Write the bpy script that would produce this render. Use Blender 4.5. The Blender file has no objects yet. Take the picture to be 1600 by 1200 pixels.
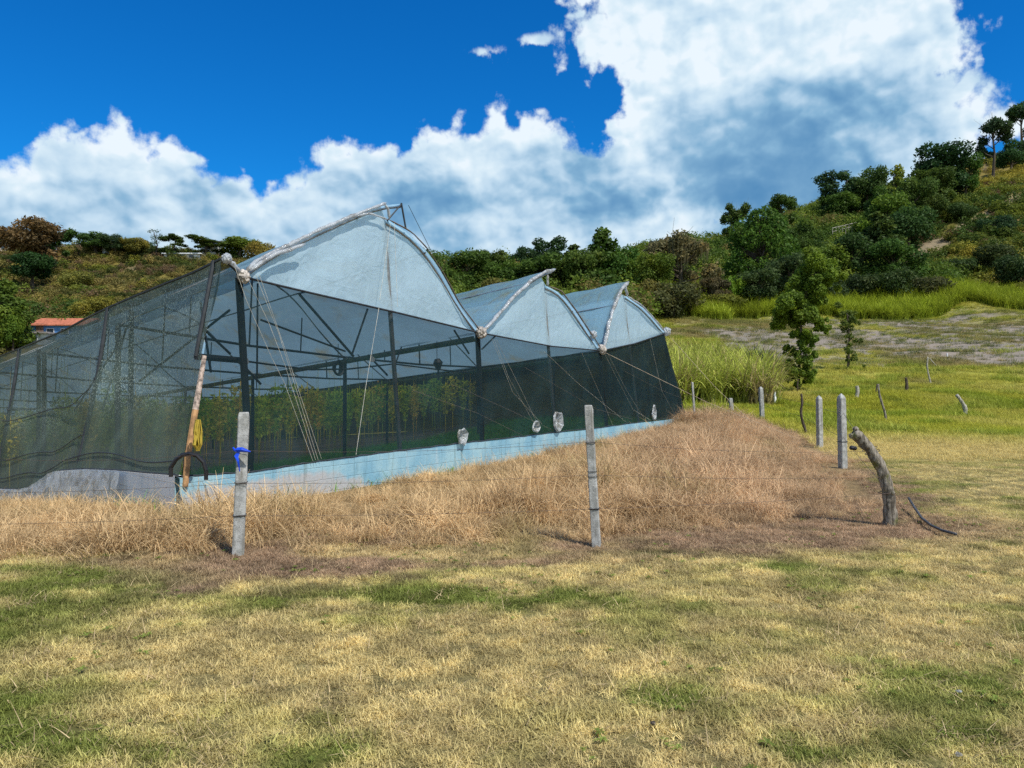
import bpy, bmesh, math, random
import numpy as np
from mathutils import Vector, Matrix
random.seed(7); RNG = np.random.default_rng(11)
SC = bpy.context.scene
COL = SC.collection

# ------------------------------------------------------------------ camera
F_PX = 1210.0; PITCH = math.radians(0.57); CAMZ = 1.6
cam_d = bpy.data.cameras.new("camera"); cam = bpy.data.objects.new("camera", cam_d); COL.objects.link(cam)
cam_d.sensor_width = 36; cam_d.lens = 36*F_PX/1600; cam_d.clip_end = 20000; cam_d.clip_start = 0.05
cam.location = (0, 0, CAMZ); cam.rotation_euler = (math.pi/2+PITCH, 0, 0)
SC.camera = cam
# ------------------------------------------------------------------ sun / sky
SUN = Vector((0.40, -0.42, 0.86)).normalized()
sun_d = bpy.data.lights.new("sun", 'SUN'); sun_o = bpy.data.objects.new("sun", sun_d); COL.objects.link(sun_o)
sun_d.energy = 4.6; sun_d.angle = math.radians(0.5); sun_d.color = (1.0, 0.955, 0.88)
sun_o.rotation_euler = SUN.to_track_quat('Z', 'Y').to_euler()
sun_o.location = (10, -10, 60)
SC.view_settings.view_transform = 'Standard'; SC.view_settings.look = 'None'
SC.view_settings.exposure = 0.08; SC.view_settings.gamma = 1.0
SKY_STRENGTH = 0.112
CLOUD_STRENGTH = 1.0

def ang(u, v):
    """viewing direction of a photo point as azimuth and elevation"""
    xc = (u-800)/F_PX; yc = (600-v)/F_PX
    y = math.cos(PITCH)-yc*math.sin(PITCH); z = math.sin(PITCH)+yc*math.cos(PITCH)
    return math.atan2(xc, y), math.atan2(z, math.hypot(xc, y))

def build_world():
    w = bpy.data.worlds.new("World"); SC.world = w; w.use_nodes = True
    nt = w.node_tree; nt.nodes.clear(); L = nt.links
    def N(t, **k):
        n = nt.nodes.new(t)
        for a, b in k.items(): setattr(n, a, b)
        return n
    def put(sock, val):
        if hasattr(val, 'is_linked') or isinstance(val, bpy.types.NodeSocket): L.new(val, sock)
        else: sock.default_value = val
    def M(op, a, b=0.0, c=0.0, clamp=False):
        n = N('ShaderNodeMath', operation=op, use_clamp=clamp)
        put(n.inputs[0], a); put(n.inputs[1], b)
        if len(n.inputs) > 2: put(n.inputs[2], c)
        return n.outputs[0]
    def comb(x, y, z=0.0):
        n = N('ShaderNodeCombineXYZ'); put(n.inputs[0], x); put(n.inputs[1], y); put(n.inputs[2], z); return n.outputs[0]
    def noise(vec, scale, det, rough=0.55, dist=0.0):
        n = N('ShaderNodeTexNoise'); n.noise_dimensions = '2D'; L.new(vec, n.inputs['Vector'])
        n.inputs['Scale'].default_value = scale; n.inputs['Detail'].default_value = det
        n.inputs['Roughness'].default_value = rough; n.inputs['Distortion'].default_value = dist
        return n.outputs['Fac']
    def sstep(x, a, b):
        n = N('ShaderNodeMapRange', interpolation_type='SMOOTHSTEP'); put(n.inputs[0], x)
        n.inputs[1].default_value = a; n.inputs[2].default_value = b; n.inputs[3].default_value = 0; n.inputs[4].default_value = 1
        return n.outputs[0]
    def mixc(f, a, b):
        n = N('ShaderNodeMix', data_type='RGBA'); put(n.inputs[0], f)
        for s, val in ((n.inputs[6], a), (n.inputs[7], b)):
            if isinstance(val, tuple): s.default_value = (*val, 1)
            else: L.new(val, s)
        return n.outputs[2]
    tc = N('ShaderNodeTexCoord'); sep = N('ShaderNodeSeparateXYZ'); L.new(tc.outputs['Generated'], sep.inputs[0])
    X, Y, Z = sep.outputs
    az0 = M('ARCTAN2', X, Y); el0 = M('ARCSINE', Z)
    P0 = comb(az0, el0, 0.0)
    # large and fine warps so edges billow
    def warped(offs):
        p = comb(M('ADD', az0, offs[0]), M('ADD', el0, offs[1]), 0.37)
        a = noise(p, 7.0, 2.0); n9 = noise(p, 26.0, 7.0, 0.6)
        wv = N('ShaderNodeTexNoise'); wv.noise_dimensions = '2D'; L.new(p, wv.inputs['Vector']); wv.inputs['Scale'].default_value = 18; wv.inputs['Detail'].default_value = 2
        vm = N('ShaderNodeVectorMath', operation='MULTIPLY_ADD'); L.new(wv.outputs['Color'], vm.inputs[0]); vm.inputs[1].default_value = (.05, .05, .05); L.new(p, vm.inputs[2])
        vo = N('ShaderNodeTexVoronoi', feature='F1'); vo.voronoi_dimensions = '2D'; L.new(vm.outputs[0], vo.inputs['Vector']); vo.inputs['Scale'].default_value = 17; vo.inputs['Detail'].default_value = 2; vo.inputs['Roughness'].default_value = .5
        b = M('ADD', M('MULTIPLY', n9, 0.62), M('MULTIPLY', M('SUBTRACT', 1.0, vo.outputs['Distance']), 0.36))
        return p, a, b
    sky = N('ShaderNodeTexSky'); sky.sky_type = 'NISHITA'; sky.sun_disc = False
    sky.sun_elevation = math.asin(SUN.z); sky.sun_rotation = math.atan2(SUN.x, SUN.y)
    sky.air_density = 1.0; sky.dust_density = 0.4; sky.ozone_density = 3.0; sky.altitude = 1200
    hs = N('ShaderNodeHueSaturation'); L.new(sky.outputs[0], hs.inputs['Color'])
    hs.inputs['Saturation'].default_value = 1.35; hs.inputs['Value'].default_value = 1.0
    mul = N('ShaderNodeMix', data_type='RGBA', blend_type='MULTIPLY'); mul.inputs[0].default_value = 1
    L.new(hs.outputs[0], mul.inputs[6]); mul.inputs[7].default_value = (0.18, 1.0, 1.32, 1)
    bg1 = N('ShaderNodeBackground'); L.new(mul.outputs[2], bg1.inputs[0]); bg1.inputs[1].default_value = SKY_STRENGTH

    # top outline of the cumulus bank as a curve over azimuth
    bank = [(-700,330),(-400,250),(-150,260),(0,240),(55,222),(62,198),(100,180),(185,172),(232,196),(262,210),(310,232),(365,240),(385,262),(430,284),(450,262),(462,240),
            (500,232),(508,202),(540,198),(560,214),(600,212),(650,200),(700,186),(760,170),(775,152),(800,158),(850,158),(880,180),(905,196),(935,226),(948,214),(965,192),(990,194),(1010,225),(1045,236),(1070,275),(1095,290),(1125,330),(1200,345),(1500,300),(1900,260),(2400,330)]
    fc = N('ShaderNodeFloatCurve'); c = fc.mapping.curves[0]
    A0, A1 = -1.3, 1.3
    pts = [((ang(u, v)[0]-A0)/(A1-A0), ang(u, v)[1]) for u, v in bank]
    E_SC = 0.6
    c.points[0].location = (0.0, 0.25/E_SC); c.points[-1].location = (1.0, 0.25/E_SC)
    for a, e in pts: c.points.new(a, e/E_SC)
    for p in c.points: p.handle_type = 'VECTOR'
    fc.mapping.update()

    blobs = [(1080,30,190,190),(1250,80,260,190),(1375,60,135,150),(1180,230,270,190),(1375,250,185,150),(1015,140,88,85),(930,60,62,85),(880,95,28,45),
             (1545,205,50,60),(1300,380,300,120),(1200,-160,330,220),(1505,10,40,70),(762,86,40,17),(838,66,36,14),(1545,25,22,22),(940,-90,120,110),
             (2300,300,500,300),(-1500,200,700,200)]
    def density(offs, fine=True):
        p, a, b = warped(offs)
        azw = M('ADD', M('ADD', az0, offs[0]), M('MULTIPLY', M('SUBTRACT', a, 0.5), 0.05))
        elw = M('ADD', M('ADD', el0, offs[1]), M('MULTIPLY', M('SUBTRACT', b, 0.5), 0.018))
        t = M('DIVIDE', M('SUBTRACT', M('ADD', az0, offs[0]), A0), A1-A0)
        f2 = N('ShaderNodeFloatCurve')
        cc = f2.mapping.curves[0]
        for i, pp in enumerate(c.points):
            if i == 0: cc.points[0].location = pp.location
            elif i == len(c.points)-1: cc.points[-1].location = pp.location
            else: cc.points.new(*pp.location)
        for pp in cc.points: pp.handle_type = 'VECTOR'
        f2.mapping.update()
        L.new(t, f2.inputs['Value'])
        top = M('MULTIPLY', f2.outputs[0], E_SC)
        m = M('MINIMUM', M('DIVIDE', M('SUBTRACT', top, elw), 0.10), 1.0)
        for (u, v, ru, rv) in blobs:
            ca, ce = ang(u, v); ra, re = ru/F_PX*0.93, rv/F_PX*0.93
            dx = M('DIVIDE', M('SUBTRACT', azw, ca), ra); dy = M('DIVIDE', M('SUBTRACT', elw, ce), re)
            d = M('SQRT', M('ADD', M('MULTIPLY', dx, dx), M('MULTIPLY', dy, dy)))
            m = M('MAXIMUM', m, M('MULTIPLY', M('SUBTRACT', 1.0, d), min(1.6, ru/110.0)))
        return M('ADD', m, M('MULTIPLY', M('SUBTRACT', b, 0.5), 1.15)), a, b
    d0, a0, b0 = density((0, 0))
    alpha = sstep(d0, -0.02, 0.19)
    # relief: same noise looked up a little nearer the sun
    def puff(offs, s, det=4):
        p = comb(M('ADD', az0, offs[0]), M('MULTIPLY', M('ADD', el0, offs[1]), 1.35), 1.7)
        wv = N('ShaderNodeTexNoise'); wv.noise_dimensions = '2D'; L.new(p, wv.inputs['Vector']); wv.inputs['Scale'].default_value = s; wv.inputs['Detail'].default_value = 2
        vm = N('ShaderNodeVectorMath', operation='MULTIPLY_ADD'); L.new(wv.outputs['Color'], vm.inputs[0]); vm.inputs[1].default_value = (.6/s, .6/s, .6/s); L.new(p, vm.inputs[2])
        vo = N('ShaderNodeTexVoronoi', feature='F1'); vo.voronoi_dimensions = '2D'; L.new(vm.outputs[0], vo.inputs['Vector']); vo.inputs['Scale'].default_value = s*.9; vo.inputs['Detail'].default_value = 2; vo.inputs['Roughness'].default_value = .45
        return M('ADD', M('MULTIPLY', noise(p, s, det, 0.50, 0.1), 0.55), M('MULTIPLY', M('SUBTRACT', 1.0, vo.outputs['Distance']), 0.5))
    so = (0.014, 0.020)
    rel = M('ADD', M('MULTIPLY', M('SUBTRACT', puff((0, 0), 9.0), puff((0.02, 0.03), 9.0)), 0.70),
            M('MULTIPLY', M('SUBTRACT', puff((0, 0), 24.0), puff((0.006, 0.009), 24.0)), 0.6))
    # grey undersides
    darks = [(1150,290,190,90,0.50),(1060,240,120,70,0.25),(1300,330,170,70,0.26),(960,290,90,70,0.45),(700,290,110,60,0.35),(740,380,160,60,0.2),(330,300,140,70,0.12),(540,330,160,70,0.14),(150,300,160,60,0.15),(1240,215,90,60,0.3),(20,330,140,60,0.15),
             (1380,180,130,60,0.18)]
    lights = [(240,205,150,50,0.35),(1200,90,260,90,0.20),(810,200,150,60,0.28),(1050,320,40,70,0.3),(985,225,45,60,0.5),(1060,290,45,60,.4),(1120,345,90,40,.15),(1000,360,90,50,0.2),(1450,300,130,60,0.1)]
    sh = M('ADD', 0.74, rel)
    wn = noise(P0, 11.0, 5.0, 0.55)
    wx = M('ADD', az0, M('MULTIPLY', M('SUBTRACT', wn, 0.5), 0.12)); wy = M('ADD', el0, M('MULTIPLY', M('SUBTRACT', a0, 0.5), 0.10))
    for lst, sg in ((darks, -1), (lights, 1)):
        for (u, v, ru, rv, k) in lst:
            ca, ce = ang(u, v)
            dx = M('DIVIDE', M('SUBTRACT', wx, ca), ru/F_PX); dy = M('DIVIDE', M('SUBTRACT', wy, ce), rv/F_PX)
            g = M('EXPONENT', M('MULTIPLY', M('ADD', M('MULTIPLY', dx, dx), M('MULTIPLY', dy, dy)), -0.9))
            sh = M('ADD', sh, M('MULTIPLY', g, sg*k))
    sh = M('ADD', sh, M('MULTIPLY', M('SUBTRACT', 1.0, sstep(d0, 0.0, 0.7)), 0.16))
    q_ = N('ShaderNodeMath', operation='SMOOTH_MAX'); L.new(sh, q_.inputs[0]); q_.inputs[1].default_value = 0.10; q_.inputs[2].default_value = 0.45
    sh = M('ADD', q_.outputs[0], M('MULTIPLY', M('SUBTRACT', wn, 0.5), 0.35), clamp=True)
    cr = N('ShaderNodeValToRGB'); L.new(sh, cr.inputs[0])
    e = cr.color_ramp.elements
    e[0].position = 0.0; e[0].color = (0.075, 0.235, 0.46, 1)
    e[1].position = 1.0; e[1].color = (0.79, 0.88, 0.95, 1)
    for ps, cl in ((0.3, (0.23, 0.43, 0.63, 1)), (0.62, (0.50, 0.67, 0.82, 1)), (0.85, (0.66, 0.80, 0.90, 1))):
        q = e.new(ps); q.color = cl
    bg2 = N('ShaderNodeBackground'); L.new(cr.outputs[0], bg2.inputs[0]); bg2.inputs[1].default_value = CLOUD_STRENGTH
    ms = N('ShaderNodeMixShader'); L.new(alpha, ms.inputs[0]); L.new(bg1.outputs[0], ms.inputs[1]); L.new(bg2.outputs[0], ms.inputs[2])
    out = N('ShaderNodeOutputWorld'); L.new(ms.outputs[0], out.inputs[0])
    w.cycles.sampling_method = 'MANUAL'; w.cycles.sample_map_resolution = 512
build_world()
SC.cycles.use_denoising = False
SC.cycles.max_bounces = 8; SC.cycles.transparent_max_bounces = 24; SC.cycles.diffuse_bounces = 3
SC.cycles.transmission_bounces = 6; SC.cycles.caustics_reflective = False; SC.cycles.caustics_refractive = False
SC.cycles.sample_clamp_indirect = 4.0

# ------------------------------------------------------------------ helpers
def P(u, v, Y):
    """world point at depth Y seen at photo point (u, v)"""
    xc = (u-800)/F_PX; yc = (600-v)/F_PX
    d = Vector((xc, math.cos(PITCH)-yc*math.sin(PITCH), math.sin(PITCH)+yc*math.cos(PITCH)))
    return Vector((0, 0, CAMZ))+d*(Y/d.y)
def ray(u, v):
    p = P(u, v, 1.0); return Vector((p.x, p.y, p.z-CAMZ))

def link(o, parent=None):
    COL.objects.link(o)
    if parent is not None:
        o.parent = parent
        o.matrix_parent_inverse = parent.matrix_basis.inverted()
    return o
def tag(o, label=None, cat=None, group=None, kind=None):
    if label: o['label'] = label
    if cat: o['category'] = cat
    if group: o['group'] = group
    if kind: o['kind'] = kind
    return o
def empty(name, loc=(0, 0, 0), rz=0):
    o = bpy.data.objects.new(name, None); o.location = loc; o.rotation_euler = (0, 0, rz)
    o.empty_display_size = 0.2
    return link(o)
class MB:
    def __init__(s): s.v = []; s.f = []; s.n = 0
    def add(s, vs, fs):
        k = len(s.v); s.v += [tuple(p) for p in vs]; s.f += [tuple(i+k for i in f) for f in fs]
    def box(s, c, size, rz=0.0, taper=1.0, bev=0.0):
        hx, hy, hz = size[0]/2, size[1]/2, size[2]/2
        ca, sa = math.cos(rz), math.sin(rz); vs = []
        for z, k in ((-hz, 1.0), (hz, taper)):
            for x, y in ((-hx, -hy), (hx, -hy), (hx, hy), (-hx, hy)):
                x *= k; y *= k
                vs.append((c[0]+x*ca-y*sa, c[1]+x*sa+y*ca, c[2]+z))
        s.add(vs, [(0, 3, 2, 1), (4, 5, 6, 7), (0, 1, 5, 4), (1, 2, 6, 5), (2, 3, 7, 6), (3, 0, 4, 7)])
    def tube(s, pts, r, sides=6, cap=True):
        pts = [Vector(p) for p in pts]; n = len(pts)
        rs = r if isinstance(r, (list, tuple)) else [r]*n
        up = Vector((0, 0, 1)); rings = []; prev = None
        for i, p in enumerate(pts):
            t = (pts[min(i+1, n-1)]-pts[max(i-1, 0)])
            if t.length < 1e-9: t = Vector((0, 0, 1))
            t.normalize()
            if prev is None:
                a = t.cross(up) if abs(t.z) < 0.95 else t.cross(Vector((1, 0, 0)))
            else: a = prev-t*prev.dot(t)
            if a.length < 1e-6: a = t.orthogonal()
            a.normalize(); prev = a; b = t.cross(a)
            rings.append([p+(a*math.cos(2*math.pi*k/sides)+b*math.sin(2*math.pi*k/sides))*rs[i] for k in range(sides)])
        vs = [q for rr in rings for q in rr]; fs = []
        for i in range(n-1):
            for k in range(sides):
                k2 = (k+1) % sides
                fs.append((i*sides+k, i*sides+k2, (i+1)*sides+k2, (i+1)*sides+k))
        if cap:
            fs.append(tuple(range(sides-1, -1, -1))); fs.append(tuple((n-1)*sides+k for k in range(sides)))
        s.add(vs, fs)
    def grid(s, rows):
        """rows: list of equal-length point lists -> quads"""
        k = len(rows[0]); vs = [p for r in rows for p in r]
        fs = [(i*k+j, i*k+j+1, (i+1)*k+j+1, (i+1)*k+j) for i in range(len(rows)-1) for j in range(k-1)]
        s.add(vs, fs)
    def build(s, name, m, parent=None, smooth=False, solid=0.0):
        me = bpy.data.meshes.new(name); me.from_pydata(s.v, [], s.f); me.update()
        if smooth: me.polygons.foreach_set('use_smooth', [True]*len(me.polygons))
        o = bpy.data.objects.new(name, me); me.materials.append(m)
        return link(o, parent)

# materials -------------------------------------------------------------
class NT:
    """small wrapper for building node trees"""
    def __init__(s, name):
        s.m = bpy.data.materials.new(name); s.m.use_nodes = True; s.t = s.m.node_tree; s.t.nodes.clear()
        s.out = s.n('ShaderNodeOutputMaterial')
    def n(s, t, **k):
        q = s.t.nodes.new(t)
        for a, b in k.items(): setattr(q, a, b)
        return q
    def l(s, a, b): s.t.links.new(a, b)
    def put(s, sock, val):
        if isinstance(val, bpy.types.NodeSocket): s.l(val, sock)
        elif isinstance(val, tuple) and len(val) == 3 and sock.type == 'RGBA': sock.default_value = (*val, 1)
        else: sock.default_value = val
    def math(s, op, a, b=0.0, clamp=False):
        q = s.n('ShaderNodeMath', operation=op, use_clamp=clamp); s.put(q.inputs[0], a); s.put(q.inputs[1], b); return q.outputs[0]
    def mix(s, f, a, b, mode='MIX'):
        q = s.n('ShaderNodeMix', data_type='RGBA', blend_type=mode); s.put(q.inputs[0], f); s.put(q.inputs[6], a); s.put(q.inputs[7], b); return q.outputs[2]
    def noise(s, scale, det=4, rough=0.55, vec=None, dist=0.0, col=False):
        q = s.n('ShaderNodeTexNoise'); q.inputs['Scale'].default_value = scale; q.inputs['Detail'].default_value = det
        q.inputs['Roughness'].default_value = rough; q.inputs['Distortion'].default_value = dist
        s.l(vec if vec is not None else s.pos(), q.inputs['Vector']); return q.outputs['Color' if col else 'Fac']
    def pos(s):
        if not hasattr(s, '_p'): s._p = s.n('ShaderNodeNewGeometry').outputs['Position']
        return s._p
    def obj(s):
        if not hasattr(s, '_o'): s._o = s.n('ShaderNodeTexCoord').outputs['Object']
        return s._o
    def scaled(s, vec, sc):
        q = s.n('ShaderNodeMapping'); s.l(vec, q.inputs[0]); q.inputs['Scale'].default_value = sc; return q.outputs[0]
    def ramp(s, f, stops):
        q = s.n('ShaderNodeValToRGB'); s.l(f, q.inputs[0]); e = q.color_ramp.elements
        e[0].position, e[0].color = stops[0][0], (*stops[0][1], 1); e[1].position, e[1].color = stops[-1][0], (*stops[-1][1], 1)
        for ps, c in stops[1:-1]: k = e.new(ps); k.color = (*c, 1)
        return q.outputs[0]
    def step(s, x, a, b, lo=0.0, hi=1.0):
        q = s.n('ShaderNodeMapRange', interpolation_type='SMOOTHSTEP'); s.put(q.inputs[0], x)
        for i, val in enumerate((a, b, lo, hi)): q.inputs[i+1].default_value = val
        return q.outputs[0]
    def bump(s, h, strength=0.5, dist=0.02):
        q = s.n('ShaderNodeBump'); q.inputs['Strength'].default_value = strength; q.inputs['Distance'].default_value = dist
        s.l(h, q.inputs['Height']); return q.outputs[0]
    def bsdf(s, col, rough=0.8, spec=0.3, metal=0.0, normal=None):
        q = s.n('ShaderNodeBsdfPrincipled'); s.put(q.inputs['Base Color'], col); s.put(q.inputs['Roughness'], rough)
        q.inputs['Specular IOR Level'].default_value = spec; q.inputs['Metallic'].default_value = metal
        if normal is not None: s.l(normal, q.inputs['Normal'])
        return q.outputs[0]
    def mixs(s, f, a, b):
        q = s.n('ShaderNodeMixShader'); s.put(q.inputs[0], f); s.l(a, q.inputs[1]); s.l(b, q.inputs[2]); return q.outputs[0]
    def leaf(s, col, trans=0.35, rough=0.6):
        d = s.n('ShaderNodeBsdfDiffuse'); s.put(d.inputs[0], col)
        t = s.n('ShaderNodeBsdfTranslucent'); s.put(t.inputs[0], col)
        g = s.n('ShaderNodeBsdfGlossy'); g.inputs['Roughness'].default_value = 0.6; g.inputs[0].default_value = (1, 1, .9, 1)
        return s.mixs(0.012, s.mixs(trans, d.outputs[0], t.outputs[0]), g.outputs[0])
    def done(s, sh): s.l(sh, s.out.inputs[0]); return s.m

def plain(name, col, rough=0.7, spec=0.3, metal=0.0, var=0.25, scale=8.0, bump=0.0):
    k = NT(name); n = k.noise(scale, 5)
    c = k.mix(k.step(n, 0.3, 0.7), tuple(x*(1-var) for x in col), tuple(min(1, x*(1+var)) for x in col))
    nb = k.bump(k.noise(scale*6, 4), bump, 0.01) if bump else None
    return k.done(k.bsdf(c, rough, spec, metal, nb))

def concrete():
    k = NT('weathered_concrete'); n = k.noise(14, 6); n2 = k.noise(90, 3, 0.7); n3 = k.noise(3.2, 3)
    c = k.mix(k.step(n, 0.35, 0.7), (0.30, 0.30, 0.28), (0.50, 0.50, 0.475))
    c = k.mix(k.step(n2, 0.56, 0.68), c, (0.13, 0.13, 0.12)); c = k.mix(k.step(k.noise(1.0, 5, .7, k.scaled(k.pos(), (16, 16, 1.6))), .50, .66, 0, .7), c, (0.19, 0.18, 0.15)); c = k.mix(k.step(n3, 0.55, 0.75, 0, 0.5), c, (0.24, 0.25, 0.20))
    return k.done(k.bsdf(c, 0.9, 0.2, 0, k.bump(k.noise(60, 6, 0.7), 0.6, 0.01)))
def bark(name, a, b, moss=0.0):
    k = NT(name); v = k.scaled(k.obj(), (14, 14, 2.2)); n = k.noise(2.2, 6, 0.65, v); 
    c = k.mix(k.step(n, 0.38, 0.62), a, b)
    if moss: c = k.mix(k.step(k.noise(7, 4), 0.62-moss*0.2, 0.7, 0, 0.8), c, (0.16, 0.17, 0.04))
    return k.done(k.bsdf(c, 0.9, 0.15, 0, k.bump(n, 0.9, 0.03)))
def leaf_obj(name, trans=0.3):
    """foliage of separate trees: hue from the object's own colour, leaf to leaf variation from the mesh"""
    k = NT(name); oi = k.n('ShaderNodeObjectInfo').outputs['Color']
    at = k.n('ShaderNodeAttribute', attribute_name='leafvar').outputs['Fac']
    c = k.mix(1.0, oi, k.ramp(at, [(0, (0.45, 0.5, 0.5)), (0.5, (0.95, 1, 0.9)), (1, (1.75, 1.55, 1.1))]), 'MULTIPLY')
    c = k.mix(k.step(k.noise(0.45, 3), 0.45, 0.7, 0, 0.35), c, k.mix(1.0, c, (1.5, 1.05, 0.6), 'MULTIPLY'))
    return k.done(k.leaf(c, trans))
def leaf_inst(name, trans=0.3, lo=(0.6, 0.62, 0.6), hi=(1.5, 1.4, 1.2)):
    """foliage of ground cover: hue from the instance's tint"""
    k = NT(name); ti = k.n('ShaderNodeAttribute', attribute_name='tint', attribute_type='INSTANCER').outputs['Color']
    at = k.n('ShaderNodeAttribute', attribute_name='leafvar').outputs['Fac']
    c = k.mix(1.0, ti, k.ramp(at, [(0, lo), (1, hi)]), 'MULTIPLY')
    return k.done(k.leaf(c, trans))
def net_mat(name, opac, col, flecks=False, streak=True):
    """woven shade cloth: opacity is the share of thread in the weave"""
    k = NT(name); tr = k.n('ShaderNodeBsdfTransparent')
    c = k.mix(k.step(k.noise(1.3, 4), 0.35, 0.7), col, tuple(x*1.7 for x in col))
    op = opac
    if streak:
        op = k.math('ADD', opac-0.05, k.math('MULTIPLY', k.noise(1.0, 5, 0.6, k.scaled(k.pos(), (0.7, 0.7, 3.0))), 0.12))
    if flecks:
        # sun glints painted into the net colour as pale flecks, thick near the top
        fl = k.step(k.noise(42, 2, 0.5, k.scaled(k.pos(), (1, 1, 0.8))), 0.56, 0.62)
        at = k.n('ShaderNodeAttribute', attribute_name='glint').outputs['Fac']
        fl = k.math('MULTIPLY', fl, k.math('MULTIPLY', at, k.step(k.noise(1.1, 3), 0.25, 0.5)))
        c = k.mix(fl, c, (0.50, 0.58, 0.48)); op = k.math('MAXIMUM', op, k.math('MULTIPLY', fl, 0.95))
    sh = k.mixs(0.35, k.bsdf(c, 0.6, 0.3), (lambda t: (k.put(t.inputs[0], c), t.outputs[0])[1])(k.n('ShaderNodeBsdfTranslucent')))
    return k.done(k.mixs(op, tr.outputs[0], sh))
def film_mat(name, col, stain, clear=0.12, trans=0.55):
    k = NT(name); n = k.noise(0.8, 5, 0.6, dist=0.6); n2 = k.noise(5.0, 6, 0.6, k.scaled(k.pos(), (1, 1, 0.35)))
    c = k.mix(k.step(n, 0.52, 0.70, 0, 0.85), col, stain); c = k.mix(k.step(n2, 0.35, 0.7, 0, 0.25), c, tuple(x*0.72 for x in col))
    bp = k.bump(k.noise(2.4, 5, 0.6, dist=1.0), 0.45, 0.08)
    d = k.bsdf(c, 0.28, 0.5, 0, bp)
    t = k.n('ShaderNodeBsdfTranslucent'); k.put(t.inputs[0], c)
    tr = k.n('ShaderNodeBsdfTransparent')
    return k.done(k.mixs(clear, k.mixs(trans, d, t.outputs[0]), tr.outputs[0]))

M_CONC = concrete()
M_BARK = bark('tree_bark', (0.045, 0.035, 0.025), (0.13, 0.105, 0.08))
M_STUMP = bark('grey_dead_wood', (0.10, 0.085, 0.065), (0.34, 0.30, 0.24), 0.35)
M_PALEWOOD = bark('pale_wood', (0.24, 0.22, 0.17), (0.50, 0.47, 0.40))
M_LEAF = leaf_obj('tree_foliage', .42); M_TUFT = leaf_inst('ground_foliage'); M_DRY = leaf_inst('grass_blades', 0.35, (0.55, 0.50, 0.45), (1.45, 1.42, 1.35))
M_BUSH = leaf_inst('bush_foliage', 0.38, (0.45, 0.5, 0.5), (1.6, 1.45, 1.1))
M_STEEL = plain('galvanised_steel', (0.30, 0.31, 0.31), 0.45, 0.5, 0.6)
M_DARKPOLE = plain('dark_pole', (0.035, 0.04, 0.045), 0.6)
M_WIRE = plain('rusty_wire', (0.10, 0.075, 0.06), 0.6, 0.4, 0.4)
M_STRING = plain('white_string', (0.62, 0.60, 0.52), 0.8)
M_ROPE = plain('tan_rope', (0.42, 0.34, 0.24), 0.9)
M_BLACK = plain('black_rubber', (0.012, 0.012, 0.014), 0.45, 0.5)
M_BLUE = plain('blue_plastic', (0.005, 0.06, 0.60), 0.35, 0.5)
M_WHITE = plain('white_paint', (0.70, 0.72, 0.72), 0.5)

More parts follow.
